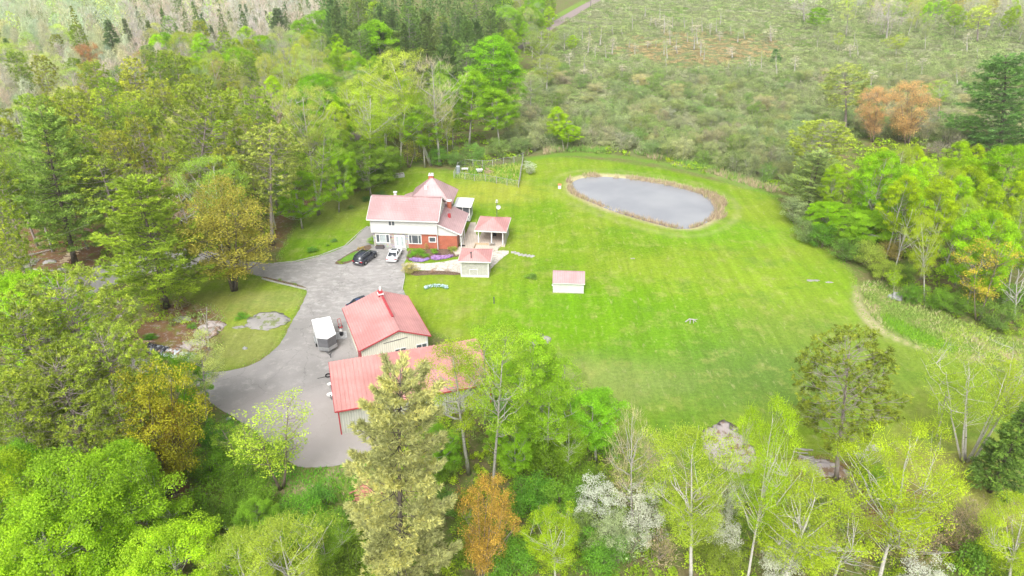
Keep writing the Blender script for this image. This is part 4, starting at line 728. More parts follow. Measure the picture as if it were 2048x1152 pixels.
# fallen logs on the west bank and in the brush, utility wires, road post
for i, (a_, b_, r_, lb) in enumerate([((60,540),(115,545),.14,'dark fallen log on the western bank among trunks'),((30,520),(110,500),.12,'fallen grey log higher on the western bank'),((1100,960),(1150,1050),.16,'long fallen log in the brush below the field corner'),((150,520),(175,545),.1,'broken brown log next to the road rocks'),((620,1150),(640,1105),.13,'broken white snag leaning at the bottom edge')]):
    A3 = G(*a_); B3 = G(*b_); m = MB((A3[0],A3[1],0)); zb = .25 if i < 4 else 3.0; m.tube([(A3[0],A3[1],.15),((A3[0]+B3[0])/2,(A3[1]+B3[1])/2,(.2+zb)/2),(B3[0],B3[1],zb)], [r_,r_*.9,r_*.6], 7); tag(m.build('fallen_log', M_WOODG if i != 3 else M_WOODT), lb, 'log')
for i, (a_, b_, lb) in enumerate([((-40,512,6.5),(178,448,8.5),'upper utility wire crossing the western trees'),((-40,566,6.0),(178,490,7.5),'lower utility wire crossing the western trees')]):
    A3 = G(*a_); B3 = G(*b_); m = MB(A3); Pw_ = [Vector(A3).lerp(Vector(B3), t/12)-Vector((0,0,.5*math.sin(math.pi*t/12))) for t in range(13)]; m.tube(Pw_, .012, 5); tag(m.build('utility_wire', M_WOODG), lb, 'wire')
X, Y, _ = G(1181,16); o = root('utility_pole', (X,Y,0), 'thin dark utility pole beside the road at the top edge', 'pole'); m = MB(); m.cyl((0,0),.16,0,10,8,.11); m.build('pole', M_DKG, o); m = MB(); m.box(-.9,.9,-.06,.06,9.2,9.35); m.build('crossarm', M_WOODG, o)
X, Y, _ = G(1106,41); o = root('mailbox', (X,Y,0), 'small white roadside box at the bend of the road', 'mailbox'); m = MB(); m.box(-.7,.7,-.4,.4,.5,1.5); m.build('box', M_WHITE, o); m = MB(); m.box(-.06,.06,-.06,.06,0,.497); m.build('stand', M_WOODG, o)
for i, (x, y, n, mat_, lb) in enumerate([(60,530,26,M_WOODG,'scattered grey sticks on the western bank between the trunks'),(140,515,22,M_WOODT,'scattered brown branches beside the road on the western bank'),(1620,930,18,M_WOODG,'dead twigs on the bedrock beneath the lone field pine')]):
    solid('twig_litter', *G(x, y)[:2], lb, 'twig litter', (lambda n_, s_: lambda m: pile(m, n_, 1.6, 2.6, .25, s_))(n, 20+i), mat_)['kind'] = 'stuff'
solid('brush_heap', *G(738,983)[:2], 'heap of rust-red dead brush on the grassy bank', 'brush heap', lambda m: pile(m,110,2.2,1.5,.7,9), simple('rust_brush', (.42,.20,.14), .9, .1, .3, 4))
# ================================================================ VEGETATION GENERATORS
def unit(a): return a/np.maximum(np.linalg.norm(a, axis=-1, keepdims=True), 1e-9)
def leaf_quads(r, C, size, out=None, up=.5, asp=.62, jit=.35):
    """one small rhombic leaf spray per centre"""
    n = len(C); N = r.normal(size=(n, 3)); N[:, 2] = np.abs(N[:, 2])+up
    if out is not None: N = N+out*.9
    N = unit(N); A = unit(np.cross(N, unit(r.normal(size=(n, 3))))); B = np.cross(N, A)
    s = (size*(1+jit*r.uniform(-1, 1, n)))[:, None]*.5
    V = np.stack([C+A*s, C+B*s*asp, C-A*s, C-B*s*asp], 1).reshape(-1, 3)
    return V, np.arange(4*n).reshape(n, 4)
def spikes(r, C, D, length, width, k, spread=.8, jit=.25):
    """k thin tapering needles or twigs from every centre, fanned round direction D"""
    n = len(C); C = np.repeat(C, k, 0); D = unit(np.repeat(D, k, 0)+r.normal(size=(n*k, 3))*spread)
    L = (length*(1+jit*r.uniform(-1, 1, n*k)))[:, None]; S_ = unit(np.cross(D, r.normal(size=(n*k, 3))))*width*.5
    m = C+D*L*.45
    V = np.stack([C, m+S_, C+D*L, m-S_], 1).reshape(-1, 3)
    return V, np.arange(4*n*k).reshape(n*k, 4)
def crown_mesh(name, parts, mat, tints):
    V = []; F = []; o = 0
    for v, f in parts: V.append(v); F.append(f+o); o += len(v)
    V = np.concatenate(V); F = np.concatenate(F); me = bpy.data.meshes.new(name); np_mesh(me, V, F)
    at = me.attributes.new('tint', 'FLOAT', 'FACE'); at.data.foreach_set('value', np.concatenate(tints).astype(np.float32)); me.materials.append(mat)
    return me
PROF = {
 'round': lambda u: math.sqrt(max(0, 1-(2*u-1)**2))**.8,
 'oval': lambda u: max(0.0, math.sin(math.pi*min(1, u**.85)))**.6,
 'vase': lambda u: (.35+.65*min(1, u/.65))*(1 if u < .65 else math.sqrt(max(0, 1-((u-.65)/.35)**2))),
 'cone': lambda u: (1-u)**.8*min(1, .4+u*4),
 'umbrella': lambda u: (.25+.75*u**.8)*(1 if u < .75 else math.sqrt(max(0, 1-((u-.75)/.27)**2))),
 'column': lambda u: min(1, .5+u*3)*math.sqrt(max(0, 1-max(0, (u-.5)/.52)**2)),
}
def curve_pts(a, b, sag, n, r, wob):
    a = Vector(a); b = Vector(b); out = []
    for i in range(n+1):
        t = i/n; p = a.lerp(b, t); p.z += sag*math.sin(math.pi*t)
        if 0 < i < n: p += Vector((r.uniform(-1,1), r.uniform(-1,1), r.uniform(-1,1)*.5))*wob
        out.append(p)
    return out
def broadleaf(seed, H=16, base=.3, R=3.5, prof='oval', nl=12, nc=70, nleaf=110, leaf=.22, cr=.85, stems=1, flare=.0, tr=.16,
              twig=0, twig_len=.8, twig_w=.02, barkm=None, leafm=None, dead=False, flat=1.15, inner=.35, sags=-.3, fine=0, rise=.85, up=.35):
    rr = random.Random(seed); r = np.random.RandomState(seed); m = MB(); pf = PROF[prof]
    axes = []
    for s in range(stems):
        az = 2*math.pi*(s+rr.random()*.5)/max(stems, 1); k = flare*(.5+rr.random()*.6) if stems > 1 else rr.uniform(0, .035)
        h = H*(.93 if s == 0 else rr.uniform(.72, .95)); pts = []
        for i in range(9):
            t = i/8; lean = k*h*(t**.85); w = .012*H*math.sin(t*5+seed+s)*t
            pts.append(Vector((math.cos(az)*(lean+.12*stems*.5*(stems > 1))+w*rr.uniform(.5,1), math.sin(az)*(lean+.12*(stems > 1))+w*rr.uniform(-1,1), t*h)))
        rad = [tr*(1 if stems == 1 else .72)*(1.25 if i == 0 else 1)*(1-.86*(i/8)**.9) for i in range(9)]
        m.tube(pts, rad, 7); axes.append((pts, rad, h))
    # crown clump centres
    C = []; tries = 0; zb = base*H; zt = H
    while len(C) < nc and tries < nc*40:
        tries += 1; u = rr.random()**.9; a = rr.random()*2*math.pi; q = inner+(1-inner)*rr.random()**.5
        wob = 1+.22*math.sin(a*3+seed)+.12*math.sin(a*5+seed*2+u*6)
        ax = axes[rr.randrange(len(axes))][0]; z = zb+u*(zt-zb-cr*.4); t = min(1, z/ax[-1].z); f = t*8; i = min(7, int(f)); c0 = ax[i].lerp(ax[i+1], f-i)
        rad = R*pf(u)*q*wob*(1 if stems == 1 else .7)
        p = Vector((c0.x+math.cos(a)*rad, c0.y+math.sin(a)*rad, z))
        if all((p-x).length > cr*.62 for x in C) or tries > nc*25: C.append(p)
    C.sort(key=lambda p: -(p.xy.length)); lim = C[:nl]; rest = C[nl:]; limbs = []
    def nearest_axis(p):
        best = None
        for pts, rad, h in axes:
            z = max(base*H*.75, min(p.z-rise*(p.xy-pts[4].xy).length-.3, h*.97)); z = min(z, h*.97)
            f = max(0, min(7.999, z/h*8)); i = int(f); q = pts[i].lerp(pts[i+1], f-i); rd = rad[i]*(1-(f-i))+rad[i+1]*(f-i); d = (q-p).length
            if best is None or d < best[0]: best = (d, q, rd)
        return best
    for p in lim:
        d, q, rd = nearest_axis(p); r0 = max(.03, min(rd*.6, .02+.012*d)); pts = curve_pts(q, p, sags*d*.18, 5, rr, d*.035)
        m.tube(pts, [r0*(1-.75*i/5) for i in range(6)], 5); limbs.append((pts, r0))
    for p in rest:
        b = nearest_axis(p); best = (b[0], b[1], b[2]*.4)
        for pts, r0 in limbs:
            for i in (2, 3, 4):
                d = (pts[i]-p).length*.9
                if d < best[0] and pts[i].z < p.z+.6: best = (d, pts[i], r0*(1-.75*i/5))
        d, q, rd = best; r0 = max(.018, min(rd*.7, .012+.012*d)); pts = curve_pts(q, p, sags*d*.12, 3, rr, d*.05)
        m.tube(pts, [r0, r0*.75, r0*.5, r0*.28], 4)
        for _ in range(fine):
            k = pts[rr.randrange(1, 4)]; e = k+Vector((rr.uniform(-1,1), rr.uniform(-1,1), rr.uniform(-.1,1.1)))*cr*1.1
            m.tube([k, k.lerp(e, .5)+Vector((rr.uniform(-1,1), rr.uniform(-1,1), 0))*.08, e], [r0*.4, r0*.3, .008], 3)
    parts = []; tints = []; CA = np.array([tuple(p) for p in C])
    if nleaf:
        n = len(CA); rads = cr*r.uniform(.65, 1.25, n); cen = np.repeat(CA, nleaf, 0); rd = np.repeat(rads, nleaf)[:, None]
        D = unit(r.normal(size=(len(cen), 3))); D[:, 2] = np.where(D[:, 2] < -.35, -D[:, 2]*.5, D[:, 2])
        q = (.45+.55*r.rand(len(cen))**.6)[:, None]; q = np.where(r.rand(len(cen), 1) < .12, q*1.35, q)
        P = cen+D*rd*q*np.array([1, 1, flat]); parts.append(leaf_quads(r, P, leaf, D, up))
        tints.append(np.clip(np.repeat(r.rand(n), nleaf)*.55+r.rand(len(cen))*.45, 0, 1))
    if twig:
        cen = np.repeat(CA, twig, 0); axis_ = np.stack([np.zeros(len(cen)), np.zeros(len(cen)), np.full(len(cen), H*.35)], -1); D = unit(cen-axis_)*.6+np.array([0, 0, .55])
        cen = cen+r.normal(size=cen.shape)*cr*.35-D*twig_len*.3
        parts.append(spikes(r, cen, D, twig_len, twig_w, 3, .55)); tints.append(r.rand(len(cen)*3))
    t = m.mesh('trunk', barkm, True)
    c = crown_mesh('crown', parts, leafm, tints) if parts else None
    return t, c, H, 2*R
def conifer(seed, H=18, base=.35, R=2.6, kind='red', barkm=None, leafm=None, step=.75, nb=5, tl=.34, tw=.055, k=9, dens=1.0, tr=.2, deadlow=True, pw=.62):
    rr = random.Random(seed); r = np.random.RandomState(seed); m = MB(); pts = []; ph = rr.random()*6
    for i in range(10):
        t = i/9; pts.append(Vector((.012*H*math.sin(t*3+ph)*t, .012*H*math.cos(t*2.5+ph)*t, t*H)))
    m.tube(pts, [tr*(1.25 if i == 0 else 1)*(1-.9*i/9) for i in range(10)], 7)
    T = []; D = []; tn = []; z = base*H*(.55 if deadlow else 1.0); a0 = rr.random()*6
    while z < H*.985:
        u = (z-base*H)/(H-base*H); f = z/H*9; i = min(8, int(f)); c0 = pts[i].lerp(pts[i+1], f-i); live = u > 0
        if kind == 'red': L = R*(math.sqrt(max(0, 1-max(0, (u-.3)/.72)**2)) if u > .3 else .6+.4*max(0, u)/.3)
        elif kind == 'white': L = R*((1-u)**pw*(.45+.55*min(1, max(u, 0)*4)))*(.72+.5*rr.random())+.25
        else: L = R*(1-u)**.85+.15
        if not live: L *= .55+.3*rr.random()
        cnt = nb if live else max(1, nb-3)
        for b in range(cnt):
            a = a0+2*math.pi*b/cnt+rr.uniform(-.35,.35); l = L*rr.uniform(.72, 1.12); tilt = {'red': .25+.35*u, 'white': .12+.5*u, 'spruce': -.18+.3*u}[kind]+rr.uniform(-.1,.1)
            tip = c0+Vector((math.cos(a)*l, math.sin(a)*l, l*tilt)); bend = {'red': -.10, 'white': -.14, 'spruce': -.06}[kind]*l
            P = curve_pts(c0, tip, bend, 4, rr, l*.03); r0 = max(.016, min(.05, (.009 if kind == 'red' else .013)*l+.010)); m.tube(P, [r0, r0*.8, r0*.6, r0*.42, r0*.22], 4)
            if not live:
                for _ in range(2):
                    q = P[rr.randrange(1, 4)]; m.tube([q, q+Vector((rr.uniform(-1,1), rr.uniform(-1,1), rr.uniform(-.6,.3)))*l*.3], [r0*.5, .01], 3)
                continue
            tb = rr.random()
            if kind == 'red':
                n2 = max(2, int(l*2.6*dens))
                for _ in range(n2):
                    t = rr.uniform(.35, 1); q = P[min(3, int(t*4))].lerp(P[min(4, int(t*4)+1)], t*4 % 1); a2 = a+rr.choice((-1,1))*rr.uniform(.4, 1.1); l2 = l*.42*(1.15-t)+.25
                    e = q+Vector((math.cos(a2)*l2, math.sin(a2)*l2, l2*rr.uniform(.15,.6)))
                    m.tube([q, q.lerp(e, .5)+Vector((0,0,-.04)), e], [r0*.45, r0*.35, .012], 3)
                    for _ in range(2):
                        w = e+Vector((rr.gauss(0,.14), rr.gauss(0,.14), rr.gauss(.06,.08))); T.append(tuple(w)); D.append((math.cos(a2)*.5, math.sin(a2)*.5, .75)); tn.append(tb*.4+rr.random()*.6)
                T.append(tuple(P[4])); D.append((math.cos(a), math.sin(a), .9)); tn.append(tb)
            else:
                n2 = max(4, int(l*(13 if kind == 'white' else 12)*dens)); wd = .30 if kind == 'white' else .26
                for _ in range(n2):
                    t = 1-.8*rr.random()**1.25; q = P[min(3, int(t*4))].lerp(P[min(4, int(t*4)+1)], (t*4) % 1 if t < 1 else 1)
                    s = rr.uniform(-1, 1)*wd*l*(1.2-t)+rr.uniform(-.08,.08); w = q+Vector((-math.sin(a)*s+math.cos(a)*abs(s)*.6, math.cos(a)*s+math.sin(a)*abs(s)*.6, rr.gauss(.03,.06)-(abs(s)*.15 if kind == 'spruce' else -abs(s)*.12)))
                    T.append(tuple(w)); D.append((math.cos(a)*.9-math.sin(a)*s*.8, math.sin(a)*.9+math.cos(a)*s*.8, .5 if kind == 'white' else .1)); tn.append(tb*.5+rr.random()*.5)
        a0 += 1.1; z += step*rr.uniform(.8,1.2)*(1 if live else 1.3)*(1 if u < .8 else .7)
    T.append((pts[-1].x, pts[-1].y, H)); D.append((0,0,1)); tn.append(.5)
    sp = {'red': 1.1, 'white': .55, 'spruce': .55}[kind]
    v, f = spikes(r, np.array(T), np.array(D, float), tl, tw, k, sp)
    tint = np.clip(np.repeat(np.array(tn), k)*.75+r.rand(len(T)*k)*.25, 0, 1)
    return m.mesh('trunk', barkm, True), crown_mesh('crown', [(v, f)], leafm, [tint]), H, 2*R
# bark
def barkmat(name, a, b, sc, z=1.0, dark=None, th=.6):
    g = NG(name, .9, .15); n = g.noise(sc, 4, .7, g.coord((1,1,z))); c = g.mix(g.ramp(n, .35, .65), a, b)
    if dark: c = g.mix(g.ramp(g.noise(3.2, 3, .7, g.coord((.5,.5,2.2))), th, th+.06), c, dark)
    g.bump(n, .03); return g.done(c)
B_WHITE = barkmat('bark_birch', (.42,.40,.36), (.54,.51,.47), 4, .5, (.09,.08,.075), .60)
B_GREY = barkmat('bark_aspen', (.30,.29,.25), (.42,.40,.35), 4, .5, (.10,.09,.08), .60)
B_PALE = barkmat('bark_pale', (.34,.32,.29), (.46,.44,.41), 4, .5)
B_PINE = barkmat('bark_pine', (.24,.20,.18), (.36,.31,.29), 5, .3)
B_DARK = barkmat('bark_dark', (.09,.075,.06), (.17,.145,.12), 5, .3)
B_BROWN = barkmat('bark_brown', (.20,.155,.125), (.30,.25,.21), 5, .3)
L_LEAF = leafmat('spring_leaves'); L_NEED = leafmat('pine_needles', .15, .6, .48, (1.22,1.08,.8)); L_TWIG = leafmat('fine_twigs', .1, .8, .3, (1.1,1.0,.9)); L_BLOS = leafmat('blossom', .3, .6, .2, (1.0,1.0,.95))
P = {}
def proto(nm, fn, n, **kw): P[nm] = [fn(seed=sum(map(ord, nm))*7+i*31+11, **kw) for i in range(n)]
lk = dict(leafm=L_LEAF)
proto('aspen', broadleaf, 4, H=16, base=.38, R=3.0, prof='oval', nl=12, nc=120, nleaf=320, leaf=.12, cr=.62, inner=.4, barkm=B_GREY, **lk)
proto('maple', broadleaf, 4, H=14, base=.22, R=4.2, prof='round', nl=14, nc=190, nleaf=360, leaf=.12, cr=.66, inner=.5, barkm=B_GREY, **lk)
proto('birch', broadleaf, 4, H=16, base=.36, R=3.4, prof='vase', nl=18, nc=120, nleaf=170, leaf=.09, cr=.66, rise=1.4, barkm=B_WHITE, twig=6, twig_len=1.0, fine=1, **lk)
proto('tallbirch', broadleaf, 3, H=20, base=.52, R=4.2, prof='umbrella', nl=18, nc=140, nleaf=140, leaf=.10, cr=.7, rise=1.3, twig=5, twig_len=.9, barkm=B_WHITE, fine=2, tr=.2, **lk)
proto('clumpbirch', broadleaf, 3, H=13, base=.35, R=3.6, prof='vase', nl=18, nc=110, nleaf=110, leaf=.09, cr=.85, twig=4, twig_len=.8, stems=5, flare=.28, tr=.14, barkm=B_WHITE, fine=1, **lk)
proto('gold', broadleaf, 2, H=12, base=.2, R=4.2, prof='round', nl=20, nc=150, nleaf=150, leaf=.14, cr=.8, stems=3, flare=.16, tr=.2, barkm=B_DARK, twig=3, twig_len=.6, fine=1, **lk)
proto('rust', broadleaf, 2, H=10, base=.2, R=3.6, prof='vase', nl=20, nc=130, nleaf=120, leaf=.12, cr=.7, stems=3, flare=.12, tr=.14, rise=1.3, barkm=B_BROWN, twig=6, twig_len=.7, fine=1, **lk)
proto('silver', broadleaf, 4, H=15, base=.25, R=2.3, prof='oval', nl=12, nc=70, nleaf=26, leaf=.2, cr=.8, barkm=B_PALE, twig=9, twig_len=1.3, twig_w=.035, leafm=L_TWIG)
proto('bare', broadleaf, 3, H=14, base=.3, R=3.2, prof='vase', nl=16, nc=80, nleaf=0, cr=.8, barkm=B_PALE, twig=6, twig_len=1.1, twig_w=.022, fine=2, leafm=L_TWIG)
proto('sparse', broadleaf, 3, H=13, base=.28, R=3.0, prof='vase', nl=18, nc=80, nleaf=55, leaf=.14, cr=.65, stems=2, flare=.16, barkm=B_BROWN, fine=1, **lk)
proto('airy', broadleaf, 3, H=19, base=.42, R=3.0, prof='oval', nl=16, nc=90, nleaf=125, leaf=.115, cr=.66, twig=3, twig_len=.6, barkm=B_GREY, fine=1, tr=.19, **lk)
proto('blossom', broadleaf, 3, H=6, base=.15, R=1.9, prof='round', nl=14, nc=75, nleaf=110, leaf=.09, cr=.45, stems=4, flare=.16, tr=.06, barkm=B_DARK, leafm=L_BLOS)
proto('whip', broadleaf, 3, H=7, base=.35, R=.9, prof='oval', nl=8, nc=22, nleaf=16, leaf=.2, cr=.5, tr=.17, barkm=B_WHITE, **lk)
proto('redpine', conifer, 5, H=18, base=.42, R=2.7, kind='red', barkm=B_PINE, leafm=L_NEED, k=16, tl=.30, tw=.075, dens=1.0)
proto('bigpine', conifer, 3, H=20, base=.36, R=4.4, kind='red', barkm=B_PINE, leafm=L_NEED, step=.7, nb=6, k=15, tl=.34, tw=.07, tr=.26, dens=.8)
proto('thinpine', conifer, 1, H=15, base=.33, R=3.9, kind='red', barkm=B_PINE, leafm=L_NEED, step=.62, nb=5, k=16, tl=.32, tw=.06, dens=.8)
proto('whitepine', conifer, 4, H=17, base=.12, R=4.4, kind='white', barkm=B_DARK, leafm=L_NEED, step=.85, nb=6, k=9, tl=.34, tw=.05, dens=1.35, deadlow=False)
proto('tanpine', conifer, 1, H=24, base=.10, R=5.0, kind='white', barkm=B_DARK, leafm=L_NEED, step=1.25, nb=6, k=11, tl=.36, tw=.05, dens=2.2, deadlow=False, tr=.3, pw=.42)
proto('spruce', conifer, 3, H=18, base=.1, R=2.6, kind='spruce', barkm=B_DARK, leafm=L_NEED, step=.7, nb=7, k=6, tl=.42, tw=.10, dens=1.0, deadlow=False)
def shrubp(seed, R=1.5, nc=18, nleaf=110, leaf=.12, cr=.5, H=1.8, twig=0):
    return broadleaf(seed, H=H, base=.12, R=R, prof='round', nl=6, nc=nc, nleaf=nleaf, leaf=leaf, cr=cr, stems=3, flare=.3, tr=.035, barkm=B_BROWN, leafm=L_LEAF, twig=twig, twig_len=.5, inner=.1)
proto('shrub', shrubp, 4)
proto('bush', shrubp, 3, R=2.3, nc=46, nleaf=230, leaf=.10, cr=.62, H=3.4)
proto('twigshrub', shrubp, 3, R=1.6, nc=18, nleaf=14, leaf=.12, cr=.6, H=2.2, twig=14)
def deadtree(seed, H=9, R=3, n=14):
    return broadleaf(seed, H=H, base=.3, R=R, prof='vase', nl=n, nc=n*2, nleaf=0, cr=.9, barkm=B_PALE, fine=3, tr=.13, sags=-.1, leafm=None, inner=.4)
proto('dead', deadtree, 3)
proto('willow', broadleaf, 5, H=4.2, base=.12, R=2.2, prof='vase', nl=10, nc=48, nleaf=120, leaf=.13, cr=.62, stems=6, flare=.35, tr=.05, barkm=B_PALE, leafm=L_LEAF, twig=4, twig_len=.6, inner=.1)
NAMES = dict(willow='willow_shrub', aspen='aspen_tree', maple='maple_tree', birch='birch_tree', tallbirch='tall_birch_tree', clumpbirch='clump_birch_tree', gold='golden_maple_tree', rust='rust_maple_tree',
  silver='silvery_poplar_tree', bare='bare_tree', sparse='sparse_tree', airy='slender_aspen_tree', blossom='blossom_tree', whip='marsh_birch_sapling', redpine='red_pine_tree', bigpine='broad_pine_tree',
  thinpine='open_pine_tree', whitepine='white_pine_tree', tanpine='tan_pine_tree', spruce='spruce_tree', shrub='shrub', bush='bush', twigshrub='twiggy_shrub', dead='dead_tree')
rnd = random.Random(5); OCC = []
KF = dict(rust=1.0, gold=1.15, redpine=2.3, bigpine=2.15, thinpine=1.6, whitepine=1.6, tanpine=1.5, spruce=1.7, blossom=1.0, silver=1.25, bare=1.2)
def plant(kind, X, Y, h, w=None, col=(.1,.2,.02), label=None, group=None, cat='tree', rz=None, lean=0, leandir=0, var=None, z=None):
    vs = P[kind]; i = rnd.randrange(len(vs)) if var is None else var % len(vs); t, c, H, W_ = vs[i]
    sz = h/H; sx = sz if w is None else w/W_
    o = root(NAMES[kind], (X, Y, (gz(X, Y)-.08) if z is None else z), label, cat, group)
    o.rotation_mode = 'ZYX'; o.rotation_euler = (lean*math.sin(leandir)*-1, lean*math.cos(leandir), rnd.random()*6.28 if rz is None else rz); o.scale = (sx, sx, sz)
    tk = link_mesh('trunk', t, o)
    if c: k = link_mesh('crown', c, o); f = KF.get(kind, 1.35); k.color = (*[min(.8, q*f) for q in col], 1)
    OCC.append((X, Y, (W_*sx)/2, h)); return o
def jitc(c, a=.12):
    f = 1+rnd.uniform(-a, a); return (c[0]*f*(1+rnd.uniform(-a, a)), c[1]*f, c[2]*f*(1+rnd.uniform(-a, a)))
# ================================================================ TREES ONE CAN POINT TO
def ray(x, y):
    a = (x-1024)/FPX; b = -(y-576)/FPX; c, s = math.cos(PITCH), math.sin(PITCH); return (a, c+b*s, -s+b*c)
def T(kind, top, h, wpx, col, label, base=None, group=None, var=None, cat='tree'):
    if base:
        X, Y, _ = G(*base); d = ray(*top); t = Y/d[1]; h = max(.5, CAMH+d[2]*t); dx = d[0]*t-X; lean = math.atan2(dx, h); h = math.hypot(dx, h)
        lean = max(-.3, min(.3, lean))
    else:
        X, Y, _ = G(top[0], top[1], h); lean = 0
    zc = Y*math.cos(PITCH)-(h*.65-CAMH)*math.sin(PITCH); w = wpx*zc/FPX if wpx else None
    return plant(kind, X, Y, h, w, jitc(col, .05), label, group, cat, lean=lean, var=var)
LIME=(.27,.43,.006); GRN=(.18,.35,.006); DEEP=(.12,.22,.012); YEL=(.29,.38,.02); PINE=(.115,.155,.016); WPN=(.15,.235,.025); BLU=(.13,.25,.085)
SPR=(.055,.11,.03); TAN=(.28,.31,.12); GOLD=(.33,.30,.02); RUST=(.58,.40,.19); SIL=(.36,.42,.26); PALEG=(.36,.44,.13); OLV=(.22,.27,.03); WHT=(.60,.63,.50); GREY=(.40,.36,.31); SAGE=(.27,.34,.13); RED=(.50,.26,.20)
